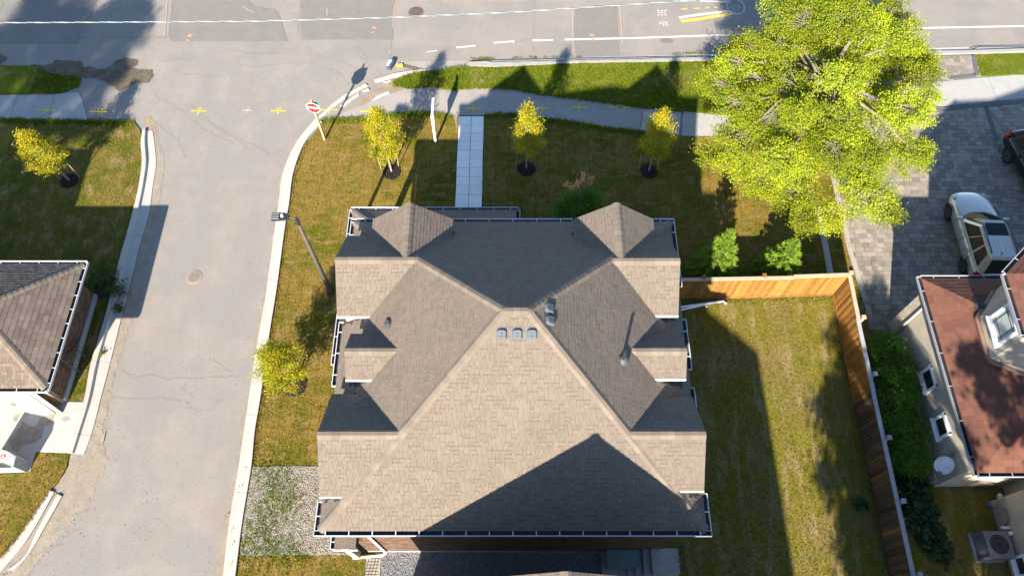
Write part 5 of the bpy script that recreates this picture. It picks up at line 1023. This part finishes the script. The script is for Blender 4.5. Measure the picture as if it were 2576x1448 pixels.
# ================================================================== CARS
def car(name, label, cat, rear_wheel, front_wheel, side_, paint, L=4.6, W=1.86, Hh=1.7, rails=True):
    """rear/front wheel contact points on the visible side; side_=+1 when that side is the car's left"""
    rw, fw_ = Vector(rear_wheel), Vector(front_wheel); rw.z = fw_.z = 0; ax = (fw_ - rw).normalized(); left = Vector((-ax.y, ax.x, 0)); cen = (rw + fw_) / 2 - left * side_ * (W / 2 - .1) + ax * .0
    zg = .075; t = thing(name, label, cat, (cen.x, cen.y, zg)); wb = 2.7
    def T(x, y, z): return cen + ax * x + left * y + Vector((0, 0, z + zg))
    secs = [(-2.3, .62, .74, .66, .48, .82, .98), (-2.2, .80, .88, .80, .32, .82, 1.04), (-1.8, .88, .925, .84, .28, .82, 1.06), (-1.2, .89, .93, .85, .26, .8, 1.05), (-.2, .89, .925, .85, .26, .78, 1.03), (.7, .89, .925, .84, .26, .76, 1.02),
            (1.0, .89, .93, .83, .26, .76, 1.01), (1.45, .88, .94, .78, .26, .76, .97), (1.9, .82, .89, .68, .3, .7, .89), (2.17, .68, .76, .54, .36, .64, .80), (2.3, .48, .55, .40, .42, .58, .70)]
    k_ = L / 4.6; vs = []
    for x, wb_, wm, wt, zb, zm, zt in secs:
        ring = [(-wb_, zb), (-wm, zb + .15), (-wm, zm), (-wt, zt - .03), (-wt * .6, zt), (0, zt + .02), (wt * .6, zt), (wt, zt - .03), (wm, zm), (wm, zb + .15), (wb_, zb)]
        vs += [T(x * k_, y * W / 1.86, z) for y, z in ring]
    q = 11; fs = []
    for i in range(len(secs) - 1):
        for j in range(q - 1): fs.append((i * q + j, (i + 1) * q + j, (i + 1) * q + j + 1, i * q + j + 1))
        fs.append((i * q + q - 1, (i + 1) * q + q - 1, (i + 1) * q, i * q))
    fs += [tuple(range(q)), tuple(range((len(secs) - 1) * q + q - 1, (len(secs) - 1) * q - 1, -1))]
    b = MB(); b.add(vs, fs); body = b.build('body', paint, t, smooth=True); m = body.modifiers.new('s', 'SUBSURF'); m.levels = m.render_levels = 1
    # cabin
    by = .80 * W / 1.86; ry = .60 * W / 1.86; zb = 1.0; zt = Hh - .06; bx0, bx1, rx0, rx1 = -2.12 * k_, 1.02 * k_, -1.72 * k_, .12 * k_
    lo = [(bx0, -by * .9), (bx0, by * .9), (bx0 + .3, by), (bx1 - .5, by), (bx1, by * .62), (bx1, -by * .62), (bx1 - .5, -by), (bx0 + .3, -by)]
    hi = [(rx0, -ry * .92), (rx0, ry * .92), (rx0 + .25, ry), (rx1 - .3, ry), (rx1, ry * .72), (rx1, -ry * .72), (rx1 - .3, -ry), (rx0 + .25, -ry)]
    vs = [T(x, y, zb - .05) for x, y in lo] + [T(x, y, zt) for x, y in hi] + [T(x * .93, y * .86, Hh) for x, y in hi]
    fs = [(i, i + 8, (i + 1) % 8 + 8, (i + 1) % 8)[::-1] for i in range(8)] + [(i + 8, i + 16, (i + 1) % 8 + 16, (i + 1) % 8 + 8)[::-1] for i in range(8)] + [tuple(range(23, 15, -1))]
    b = MB(); b.add(vs, fs); b.build('cabin', paint, t, smooth=False, bevel=.03)
    def lerpq(a0, a1, z0_, z1_, u0_, u1_, outv):
        out = []
        for uu, zz in ((u0_, z0_), (u1_, z0_), (u1_, z1_), (u0_, z1_)):
            l = Vector((*a0[0], 0)).lerp(Vector((*a0[1], 0)), uu); h = Vector((*a1[0], 0)).lerp(Vector((*a1[1], 0)), uu); p_ = l.lerp(h, zz); out.append(T(p_.x + outv[0] * .022, p_.y + outv[1] * .022, zb - .05 + (zt - zb + .05) * zz + .006))
        return out
    def glass(nm, a0, a1, u0_, u1_, outv, z0_=.1, z1_=.92):
        b = MB(); b.add(lerpq(a0, a1, z0_, z1_, u0_, u1_, outv), [(0, 1, 2, 3)]); return b.build(nm, M['carglass'], t)
    ws = MB(); ws.add([T(bx1 - .12, -by * .93, zb + .0), T(bx1 + .06, -by * .4, zb + .02), T(bx1 + .06, by * .4, zb + .02), T(bx1 - .12, by * .93, zb + .0), T(rx1 - .02, ry * .93, zt + .015), T(rx1 + .05, 0, zt + .03), T(rx1 - .02, -ry * .93, zt + .015)], [(0, 1, 2, 3, 4, 5, 6)]); 
    # windshield, built as a slightly curved strip in front of the cabin
    ws = MB(); rows = []
    for kz in range(4):
        f = kz / 3; row = []
        for ky in range(7):
            s_ = (ky - 3) / 3; yb = by * .94 * s_; yt = ry * .93 * s_; xb = bx1 + .05 - .30 * s_ * s_; xt = rx1 + .05 - .16 * s_ * s_; row.append(T(xb + (xt - xb) * f, yb + (yt - yb) * f, zb + .02 + (zt - zb + .0) * f + .03 * math.sin(f * math.pi)))
        rows.append(row)
    ws.add([p for r_ in rows for p in r_], [(i * 7 + j, i * 7 + j + 1, (i + 1) * 7 + j + 1, (i + 1) * 7 + j) for i in range(3) for j in range(6)]); ws.build('windshield', M['carglass'], t, smooth=True)
    glass('rear_window', (lo[0], lo[1]), (hi[0], hi[1]), .06, .94, (-1, 0))
    for sg in (1, -1):
        i0, i1 = (2, 3) if sg > 0 else (7, 6)
        glass('side_window', (lo[i0], lo[i1]), (hi[i0], hi[i1]), .36, .64, (0, sg)); glass('side_window', (lo[i0], lo[i1]), (hi[i0], hi[i1]), .67, 1.0, (0, sg)); glass('side_window', (lo[i0], lo[i1]), (hi[i0], hi[i1]), .02, .31, (0, sg))
    b = MB(); b.add([T(-.35, -.42, Hh + .012), T(.0, -.42, Hh + .004), T(.0, .42, Hh + .004), T(-.35, .42, Hh + .012)], [(0, 1, 2, 3)]); b.add([T(-.62, -.44, Hh + .006), T(-.1, -.44, Hh + .004), T(-.1, .44, Hh + .004), T(-.62, .44, Hh + .006)], [(0, 1, 2, 3)]); b.build('sunroof', M['carglass'], t)
    if rails:
        for sg in (1, -1): b = MB(); b.tube([T(-1.5, sg * .5, Hh - .01), T(-1.42, sg * .53, Hh + .05), T(-.1, sg * .53, Hh + .05), T(.0, sg * .5, Hh)], .024, 6); b.build('roof_rail', M['black'], t)
        b = MB()
        for y_ in (-.28, -.1, .1, .28): b.box(T(-1.05, y_, Hh + .002), (.85, .025, .012), math.atan2(ax.y, ax.x))
        b.build('roof_rib', paint, t)
    b = MB(); b.tube([T(-1.48, .1, Hh), T(-1.55, .1, Hh + .1)], [.03, .01], 6); b.build('antenna', M['black'], t)
    for sg in (1, -1):
        b = MB(); b.box(T(.62, sg * (W / 2 + .06), 1.06), (.12, .24, .14), math.atan2(ax.y, ax.x)); b.build('side_mirror', paint, t, bevel=.03)
        b = MB(); b.add([T(-2.27 * k_, sg * .62, .78), T(-2.15 * k_, sg * .87, .78), T(-2.12 * k_, sg * .84, 1.04), T(-2.2 * k_, sg * .64, 1.04)], [(0, 1, 2, 3), (3, 2, 1, 0)]); b.add([T(-2.31 * k_, sg * .6, .78), T(-2.23 * k_, sg * .9, .78), T(-1.98 * k_, sg * .945, .84), T(-1.98 * k_, sg * .89, 1.06), T(-2.2 * k_, sg * .84, 1.09), T(-2.27 * k_, sg * .62, 1.06)], [(0, 1, 2, 3, 4, 5), (5, 4, 3, 2, 1, 0)]); b.build('tail_light', M['lightred'], t)
        b = MB(); P = [T(2.22 * k_, sg * .5, .72), T(2.1 * k_, sg * .76, .68), T(1.8 * k_, sg * .87, .80), T(1.82 * k_, sg * .75, .89), T(2.12 * k_, sg * .58, .83)]; b.add(P, [tuple(range(5)), tuple(range(4, -1, -1))]); b.build('headlight', M['lightclear'], t)
        for x_ in (.72, -.22, -1.18): b = MB(); b.box(T(x_, sg * (W / 2 - .002), .72), (.012, .012, .62), math.atan2(ax.y, ax.x)); b.build('door_gap', M['black'], t)
        for x_ in (.05, -.9): b = MB(); b.box(T(x_, sg * (W / 2 + .012), .92), (.2, .03, .035), math.atan2(ax.y, ax.x)); b.build('door_handle', paint, t)
        for x_ in (-wb / 2, wb / 2):
            c0, c1 = T(x_, sg * (W / 2 - .24), .35), T(x_, sg * (W / 2 + .005), .35)
            b = MB(); ow = left * sg; b.tube([c0, c0 + ow * .03, c1 - ow * .03, c1], [.31, .36, .36, .31], 24); wh = b.build('wheel', M['tyre'], t)
            b = MB(); N_ = 10
            for k in range(N_):
                a_ = 2 * math.pi * k / N_; d_ = ax * math.cos(a_) + Vector((0, 0, math.sin(a_))); pdir = ow.cross(d_); b.add([c1 + ow * .012 + d_ * .05 - pdir * .025, c1 + ow * .012 + d_ * .05 + pdir * .025, c1 + ow * .008 + d_ * .225 + pdir * .03, c1 + ow * .008 + d_ * .225 - pdir * .03], [(0, 1, 2, 3), (3, 2, 1, 0)])
            for k in range(24):
                a_, a2_ = 2 * math.pi * k / 24, 2 * math.pi * (k + 1) / 24; d1 = ax * math.cos(a_) + Vector((0, 0, math.sin(a_))); d2 = ax * math.cos(a2_) + Vector((0, 0, math.sin(a2_))); b.add([c1 + ow * .006 + d1 * .2, c1 + ow * .006 + d2 * .2, c1 + ow * .006 + d2 * .24, c1 + ow * .006 + d1 * .24], [(0, 1, 2, 3), (3, 2, 1, 0)])
            b.build('rim', M['rim'], wh)
            b = MB(); P = [T(x_, sg * (W / 2 - .01), .35) + (ax * math.cos(R(a_)) + Vector((0, 0, math.sin(R(a_))))) * .43 for a_ in range(-10, 200, 15)]; P2 = [T(x_, sg * (W / 2 - .03), .35) + (ax * math.cos(R(a_)) + Vector((0, 0, math.sin(R(a_))))) * .36 for a_ in range(-10, 200, 15)]
            nn_ = len(P); P = [p + ow * .02 for p in P]; b.add(P + P2, [(i, i + 1, i + 1 + nn_, i + nn_) for i in range(nn_ - 1)]); b.build('wheel_arch', M['black'], t)
    return t
car('parked_suv', 'beige silver suv with roof rails and dark sunroof parked on the paver driveway', 'car', at(2427.7, 677, .35) + Vector((0, .0, 0)), at(2386.5, 532.5, .35), 1, M['carbeige'])
bw = at(2538, 394, .38); bdir = (Vector((23.45, 19.2, 0)) - Vector((23.2, 21.2, 0))).normalized(); bdir = Vector((.17, -1, 0)).normalized()
car('parked_pickup', 'black car with alloy wheel on the driveway, cut by the right edge', 'car', bw, bw + bdir * 2.7, -1, M['carblack'], L=4.7)

# ================================================================== TREES AND PLANTS
def leafmesh(name, centers, n, spread, size, m, parent, flat=.5, up=.35, tones=None):
    C = np.array([[c[0], c[1], c[2]] for c in centers]); idx = rng.integers(0, len(C), n); P = C[idx] + rng.normal(0, 1, (n, 3)) * np.array([spread, spread, spread * flat])
    a = rng.uniform(0, 6.283, n); t = rng.normal(0, .5, n); s = rng.uniform(.6, 1.25, n) * size
    d = np.stack([np.cos(a) * np.cos(t), np.sin(a) * np.cos(t), np.sin(t)], 1); r = rng.normal(0, 1, (n, 3)); r[:, 2] += up * 4; sd_ = np.cross(d, r); sd_ /= np.linalg.norm(sd_, axis=1, keepdims=True) + 1e-9
    V = np.empty((n, 4, 3)); V[:, 0] = P - d * s[:, None] * .5; V[:, 1] = P + sd_ * s[:, None] * .36; V[:, 2] = P + d * s[:, None] * .5; V[:, 3] = P - sd_ * s[:, None] * .36
    nrm = np.cross(d, sd_); V[:, 1] += nrm * s[:, None] * .1; V[:, 3] += nrm * s[:, None] * .1
    # clump tone: leaves of one twig share part of their tone
    ct = rng.uniform(0, 1, len(C))[idx] * .5 + rng.uniform(0, 1, n) * .5
    if tones is not None: ct = np.array(tones)[idx] * .75 + rng.uniform(0, 1, n) * .4 - .08
    return npmesh(name, V.reshape(-1, 3), np.arange(n * 4).reshape(-1, 4), m, parent, ct)
def limb(b, p, d, ln, r, depth, tips, curve=.25, split=3, sp=.7, gravity=0, minr=.008, env=None, seg=4, shrink=.68):
    pts = [p.copy()]; rad = [r]; q = p.copy(); dd = d.normalized()
    for k in range(seg):
        dd = (dd + Vector((random.gauss(0, curve), random.gauss(0, curve), random.gauss(0, curve * .6) + gravity))).normalized(); q = q + dd * ln / seg; pts.append(q.copy()); rad.append(max(minr, r * (1 - .45 * (k + 1) / seg)))
    b.tube(pts, rad, 6 if r > .05 else 4, caps=False)
    if depth == 0: tips.append(pts[-1]); tips.append(pts[-2]); return
    for k in range(split):
        f = random.uniform(.45, 1.0); i = min(seg, max(1, int(f * seg))); a_ = random.uniform(0, 6.283); side__ = Vector((math.cos(a_), math.sin(a_), random.uniform(-.3, .5)))
        nd = (dd * (1 - sp) + side__ * sp).normalized(); limb(b, pts[i], nd, ln * random.uniform(.55, .8), rad[i] * .62, depth - 1, tips, curve, split, sp, gravity, minr, env, seg, shrink)
    limb(b, pts[-1], dd, ln * shrink, rad[-1] * .9, depth - 1, tips, curve, split, sp, gravity, minr, env, seg, shrink)

def big_tree(name, label, base, crown_c, crown_r, nleaf, m, leaf=.16, low=2.2, seed=1, sprd=.1, masses=34, msize=(.75, 1.35), twigs=26, extra=(), limbs=24, lift=.35):
    """trunk and limbs reaching foliage masses; each mass is a lumpy layered spray of twigs, so gaps stay between them"""
    random.seed(seed); t = thing(name, label, 'tree', base); base = Vector(base); cc = Vector(crown_c); b = MB(); fork = base + Vector((0, 0, low))
    axis = [base - Vector((0, 0, .1)), base + Vector((0, 0, .6)), fork, fork.lerp(cc, .6), cc + Vector((0, 0, crown_r[2] * .25)), cc + Vector((.2, .1, crown_r[2] * .75))]
    b.tube(axis, [.36, .28, .24, .2, .13, .05], 10)
    ms = []
    tries = 0
    while len(ms) < masses and tries < 4000:
        tries += 1; d = Vector((random.gauss(0, 1), random.gauss(0, 1), random.gauss(lift, .8))).normalized(); f = random.uniform(.45, 1.0)
        p = cc + Vector((d.x * crown_r[0], d.y * crown_r[1], d.z * crown_r[2])) * f; sz = random.uniform(*msize)
        if p.z > low and all((p - q).length > (sz + z_) * .52 for q, z_ in ms): ms.append((p, sz))
    ms += [(Vector(p), z_) for p, z_ in extra]; tips = []; tone = []
    for p, sz in ms:
        d = p - axis[4]; h0 = axis[3].lerp(axis[4], random.uniform(0, 1)) if p.z > cc.z - 1 else axis[2].lerp(axis[3], random.uniform(.2, 1)); mid_ = h0.lerp(p, .5) + Vector((random.gauss(0, .3), random.gauss(0, .3), random.uniform(.1, .5)))
        b.tube([h0, h0.lerp(mid_, .5) + Vector((random.gauss(0, .08), 0, .1)), mid_, mid_.lerp(p, .6) + Vector((random.gauss(0, .1), random.gauss(0, .1), .05)), p], [.085, .07, .05, .03, .016], 6, caps=False); tn = random.random()
        out = Vector((d.x, d.y, 0)).normalized() if d.length > .1 else Vector((1, 0, 0))
        for _ in range(int(twigs * sz * 1.3)):
            e = Vector((random.gauss(0, 1), random.gauss(0, 1), random.gauss(0, .5))).normalized(); q = p + Vector((e.x * sz, e.y * sz, e.z * sz * .55)) * random.uniform(.35, 1.0) + out * sz * .25 * random.random()
            k = p.lerp(q, .5) + Vector((random.gauss(0, .1), random.gauss(0, .1), random.gauss(0, .06))); b.tube([p.lerp(mid_, .15), k, q], [.02, .013, .005], 3, caps=False)
            for w_ in (.55, .75, .9, 1.0): tips.append(k.lerp(q, w_) if w_ < 1 else q); tone.append(tn)
    b.build('trunk', M['bark'], t, smooth=False); leafmesh('crown', tips, nleaf, sprd, leaf, m, t, .45, tones=tone); return t
big_tree('large_tree', 'large spreading yellow green tree over the driveway at the upper right', at(2035, 395, 0), (12.4, 20.7, 5.4), (3.9, 5.0, 3.4), 300000, M['leaf_big'], .068, 2.3, 11, sprd=.14, masses=58, msize=(.8, 1.3), twigs=30,
         extra=((tuple(at(1812, 215, 2.8)), 1.0), (tuple(at(1800, 385, 3.6)), .7), (tuple(at(1930, 300, 5.5)), 1.2), (tuple(at(2085, 545, 3.4)), .8), (tuple(at(2220, 520, 3.6)), .85), (tuple(at(1985, 90, 6.8)), 1.2), (tuple(at(2000, 480, 3.6)), 1.0), (tuple(at(2310, 150, 5.6)), .8), (tuple(at(2300, 380, 4.6)), .9), (tuple(at(2120, 60, 8)), 1.3), (tuple(at(2230, 30, 7.5)), 1.1), (tuple(at(1850, 415, 4.2)), .8), (tuple(at(1915, 465, 4.0)), .75), (tuple(at(2020, 545, 3.2)), .7), (tuple(at(2325, 250, 5.2)), .8), (tuple(at(2180, 420, 5.0)), 1.1), (tuple(at(1900, 200, 5.5)), 1.0)))
# trees standing outside the frame whose shadows fall into it
offs = [((10.9, -5.5, 0), (10.9, -5.4, 7.5), (2.3, 5.2, 2.2), 40), ((15.6, -2.4, 0), (15.7, -2.2, 9.6), (3.0, 3.4, 2.2), 15), ((22.5, 3.5, 0), (22.5, 3.6, 10.2), (3.4, 3.6, 2.4), 22), ((-33.0, 0, 0), (-31.4, .7, 15.0), (4.2, 5.2, 2.6), 62), ((11.9, -14, 0), (11.9, -14, 9.6), (2.0, 4.5, 3.6), 18), ((-25.8, 12.2, 0), (-26.2, 12.4, 9.4), (1.6, 2.2, 1.6), 7)]
names = ['green tree standing south of the fence beyond the lower right edge', 'green tree behind the stucco house beyond the right edge', 'tall green tree rising beyond the stucco house roof', 'tall green tree beyond the left edge whose shadow reaches the main road', 'narrow green tree beyond the bottom edge beside the neighbour house', 'slim green tree beyond the left lawn']
for k, (bs, cc_, cr_, nm_) in enumerate(offs): big_tree('shade_tree', names[k], bs, cc_, cr_, (620 if k != 3 else 420) * nm_, M['leaf_dark'], .22, 2.0, 30 + k, sprd=.22, masses=nm_, msize=(.8, 1.2), twigs=14)
TH_ = thing('two_storey_house', 'two storey house beyond the left edge behind the low brick building', 'house', (-27, 9, 0))
b = MB(); b.box((-27.3, 9, 2.6), (9.2, 7.6, 5.2)); b.build('wall', M['stucco'], TH_)
b = MB(); b.add([(-32.2, 4.9, 5.2), (-22.4, 4.9, 5.2), (-22.4, 13.1, 5.2), (-32.2, 13.1, 5.2), (-26, 9, 7.4), (-30, 9, 7.4)], [(0, 1, 4, 5), (1, 2, 4), (2, 3, 5, 4), (3, 0, 5), (0, 3, 2, 1)]); b.build('roof', M['lshingle_attr'], TH_)
# a few fallen leaves
def litter(name, poly, n, m, label):
    X, Y = sample(poly, .6 * n); k = min(len(X), n); C = [(X[i], Y[i], LZ + .05) for i in range(k)]; o = leafmesh(name, C, k, .001, .07, m, None, .2, 2); tag(o, label, 'leaves', kind='stuff')
litter('fallen_leaves', px(front_lawn, LZ), 260, M['stake'], 'dry fallen leaves scattered on the front and side lawn')
litter('fallen_leaves', px(left_lawn, LZ), 90, M['stake'], 'dry fallen leaves scattered on the left lawn')
litter('fallen_leaves', px(verge, LZ), 90, M['leaf_young'], 'yellow fallen leaves on the green verge')

def mulch(par, c, r, seed=0):
    b = MB(); P = [(c.x + r * math.cos(t) * random.uniform(.9, 1.08), c.y + r * math.sin(t) * random.uniform(.9, 1.08), 0) for t in np.linspace(0, 6.0, 22)]; b.poly(P, LZ + .03, thick=.03)
    for _ in range(170):
        a_, rr_ = random.uniform(0, 6.28), r * math.sqrt(random.random()) * .98; b.box((c.x + rr_ * math.cos(a_), c.y + rr_ * math.sin(a_), LZ + .045 + random.random() * .02), (.07, .025, .015), random.uniform(0, 3.14), 0, random.random())
    o = b.build('mulch_ring', M['mulch'], par); o['kind'] = 'stuff'
def young_tree(base_px, top_px, h, rad, label, seed, m, stakes=((-.32, .1), (.3, .12)), lean=(0, 0), low=1.35, nl=1500, ring=.42, red=0):
    random.seed(seed); c = at(*base_px, 0); t = thing('young_tree', label, 'tree', c, 'staked young trees on the lawns'); b = MB(); topp = c + Vector((lean[0], lean[1], h))
    b.tube([c, c.lerp(topp, .4), c.lerp(topp, .75), topp], [.045, .036, .022, .008], 8); tips = []
    nc = 54
    for k in range(nc):
        f = (k + .5) / nc; zf = low / h + (1 - low / h) * f; o_ = c.lerp(topp, zf * .96); prof = math.sin(math.pi * min(1, (f * .95 + .12)) ** .8) ** .7 if f < .98 else .1
        rr_ = rad * max(.14, prof) * random.uniform(.55, 1.1); a_ = k * 2.4 + random.uniform(-.4, .4); p = o_ + Vector((rr_ * math.cos(a_), rr_ * math.sin(a_), random.uniform(.02, .28))); s_ = c.lerp(topp, max(.3, zf - .1 - .1 * random.random()))
        b.tube([s_, s_.lerp(p, .5) + Vector((0, 0, .04)), p], [.014, .009, .004], 4, caps=False); tips += [p, s_.lerp(p, .65)]
    b.build('trunk', M['bark_young'], t); leafmesh('crown', tips, int(nl * 5), .115, .062, m, t, .8)
    for sx_, sy_ in stakes:
        b = MB(); p = c + Vector((sx_, sy_, 0)); b.tube([p, p + Vector((random.uniform(-.05, .05), random.uniform(-.04, .04), 1.15))], .022, 6); b.build('stake', M['stake'], t)
        b = MB(); b.tube([p + Vector((0, 0, 1.05)), c.lerp(topp, 1.0 / h)], .008, 5); b.build('tie', M['bark_young'], t)
    mulch(t, c + Vector((0, -.03, 0)), ring)
young_tree((177, 456), (75, 320), 3.5, .80, 'young golden tree with two stakes on the left lawn', 3, M['leaf_young'], ((-.45, .05), (.4, .2)), (-.15, -.1), nl=1900)
young_tree((986, 434), (955, 275), 4.2, .80, 'young yellow tree on the front lawn between street corner and white sign post', 4, M['leaf_young'], ((-.5, .15), (.3, .3)), (-.1, .05), nl=2100)
young_tree((1324, 426), (1325, 262), 4.4, .66, 'narrow young yellow green tree right of the front walkway', 5, M['leaf_young'], ((-.45, .12), (.42, .12)), (.0, 0), nl=1800)
young_tree((1632, 432), (1645, 277), 4.1, .74, 'young tree with yellow tip beside the big tree at the shaded lawn', 6, M['leaf_young'], ((-.5, .1), (.36, .0)), (-.05, 0.1), nl=1900)
young_tree((742, 968), (690, 830), 3.3, 1.0, 'young tree with a few red leaves beside the right kerb near the house', 7, M['leaf_red'], ((-.1, .2), (.05, -.1)), (-.15, .1), low=1.0, nl=2500, ring=.5)
# spruces
def spruce(px_, h, r, label, seed):
    random.seed(seed); c = at(*px_, 0); t = thing('small_spruce', label, 'spruce', c, 'small spruces by the fence'); b = MB(); b.tube([c, c + Vector((0, 0, h))], [.05, .01], 6); tips = []; br = []
    for lv in range(15):
        f = lv / 14; z = .15 + (h - .25) * f; rr_ = r * (1 - f) ** .85 + .05; nb = max(4, int(11 * (1 - f)) + 3)
        for k in range(nb):
            a_ = k * 6.283 / nb + lv * .7 + random.uniform(-.2, .2); e_ = c + Vector((rr_ * math.cos(a_), rr_ * math.sin(a_), z + .12 + .1 * f)) * 1; e_ = Vector((c.x + rr_ * math.cos(a_) * random.uniform(.85, 1.1), c.y + rr_ * math.sin(a_) * random.uniform(.85, 1.1), z + .1)); s_ = c + Vector((0, 0, z)); b.tube([s_, e_], [.012, .004], 4, caps=False); br.append((s_, e_))
    for s_, e_ in br:
        for q_ in range(5): tips.append(s_.lerp(e_, .35 + .16 * q_))
    b.build('trunk', M['bark'], t); n = 17000; C = np.array([tuple(p) for p in tips]); idx = rng.integers(0, len(C), n); P = C[idx] + rng.normal(0, .035, (n, 3)); cen = np.array([c.x, c.y, 0]); d = P - cen; d[:, 2] = .25 + rng.normal(0, .12, n); d[:, :2] /= np.linalg.norm(d[:, :2], axis=1, keepdims=True) + 1e-6; d += rng.normal(0, .45, (n, 3)); d /= np.linalg.norm(d, axis=1, keepdims=True); r_ = rng.normal(0, 1, (n, 3)); s_ = np.cross(d, r_); s_ /= np.linalg.norm(s_, axis=1, keepdims=True)
    V = np.empty((n, 3, 3)); V[:, 0] = P - s_ * .014; V[:, 1] = P + s_ * .014; V[:, 2] = P + d * .13; npmesh('crown', V.reshape(-1, 3), np.arange(n * 3).reshape(-1, 3), M['needle'], t, rng.uniform(0, 1, n)); return t
spruce((1786, 690), 3.4, .95, 'left of two small bright green spruces before the orange fence', 21)
spruce((1946, 692), 2.8, .95, 'right of two small bright green spruces before the orange fence', 22)
# bushes
def bush(name, label, lobes, n, size, m, cat='bush', spread=.16, parent=None, group=None, ncl=60):
    c0 = Vector(lobes[0][0]); t = thing(name, label, cat, (c0.x, c0.y, 0), group); tips = []; b = MB()
    for c, r in lobes:
        c = Vector(c)
        for _ in range(int(ncl * r[0] * 1.2) + 8):
            d = Vector((random.gauss(0, 1), random.gauss(0, 1), abs(random.gauss(0, 1)))).normalized(); f = random.uniform(.6, 1.0); p = c + Vector((d.x * r[0], d.y * r[1], d.z * r[2])) * f; tips.append(p); b.tube([Vector((c.x, c.y, .05)).lerp(p, .1), Vector((c.x, c.y, c.z)).lerp(p, .5), p], [.02, .012, .004], 4, caps=False)
    b.build('stem', M['bark'], t); leafmesh('crown', tips, n, spread, size, m, t, .7); return t
random.seed(5)
SB = bush('garden_shrub', 'tall dark green shrub with orange topped twigs at the shaded front wall of the house', [(tuple(at(1452, 520, 2.6)), (.62, .6, .9)), (tuple(at(1418, 540, 2.0)), (.55, .5, .7)), (tuple(at(1486, 508, 2.8)), (.5, .5, .8)), (tuple(at(1450, 545, 1.6)), (.8, .6, .9))], 7500, .075, M['leaf_hedge'])
b = MB(); otips = []; root = at(1455, 545, 1.6)
b.tube([Vector((root.x, root.y, 0)), root, at(1458, 500, 3.4)], [.06, .045, .02], 6)
for x, y, z in ((1467, 437, 5.1), (1451, 455, 4.9), (1489, 448, 5.0), (1467, 452, 4.9), (1424, 463, 4.5), (1440, 468, 4.5), (1452, 462, 4.9), (1485, 452, 4.9)):
    e_ = at(x, y, z); s_ = at(1458, 505, 3.3); b.tube([s_, s_.lerp(e_, .5) + Vector((0, 0, .12)), e_], [.016, .01, .004], 4); otips += [e_, e_.lerp(s_, .1)]
b.build('bare_twig', M['bark'], SB); leafmesh('orange_leaves', otips, 420, .055, .09, M['leaf_orange'], SB, 1)
bush('leafy_hedge', 'dense dark green hedge filling the strip between orange fence and stucco wall', [((14.75, 11.0, .9), (.75, 1.0, 1.1)), ((14.9, 9.9, .9), (.9, 1.0, 1.2)), ((14.55, 8.9, .9), (.8, 1.0, 1.1)), ((14.7, 7.9, .8), (.85, .9, 1.1)), ((14.7, 7.1, .8), (.8, .8, 1.0)), ((14.2, 10.2, .5), (.5, 1.2, .8)), ((14.25, 8.2, .5), (.5, 1.3, .8))], 36000, .07, M['leaf_hedge'], 'hedge', .14)
bush('vine_patch', 'broad leaved dark green vine patch below the hedge beside the old fence', [((14.75, 6.0, .1), (.7, .5, .45)), ((14.9, 5.2, .1), (.7, .5, .4)), ((15.1, 4.5, .1), (.5, .45, .35)), ((15.3, 3.9, .1), (.35, .4, .3))], 900, .26, M['vine'], 'vine', .14)
bush('weed_plant', 'low broad leaved weed at the foot of the old fence in the yard', [((12.95, 5.5, .05), (.25, .32, .2))], 26, .3, M['vine'], 'plant', .07)
bush('corner_shrub', 'dark green shrub at the upper corner of the low brick building', [((-17.5, 14.9, .2), (.6, .5, .6)), ((-16.9, 14.4, .1), (.4, .4, .4))], 1300, .08, M['leaf_dark'])
bush('bed_plant', 'small bright weed standing in the dark bed beside the left kerb', [((-16.6, 13.6, .05), (.25, .25, .25))], 130, .09, M['leaf_dark'], 'plant', .07)
bush('kerb_weed', 'tiny bright green weed at the left kerb beside the electric meter', [((-16.75, 11.5, .05), (.12, .12, .12))], 40, .08, GB['green'], 'plant', .05)
sheet('mulch_bed', [(246, 690), (297, 690), (270, 752), (235, 748)], M['mulch'], LZ + .02, amp=.02)
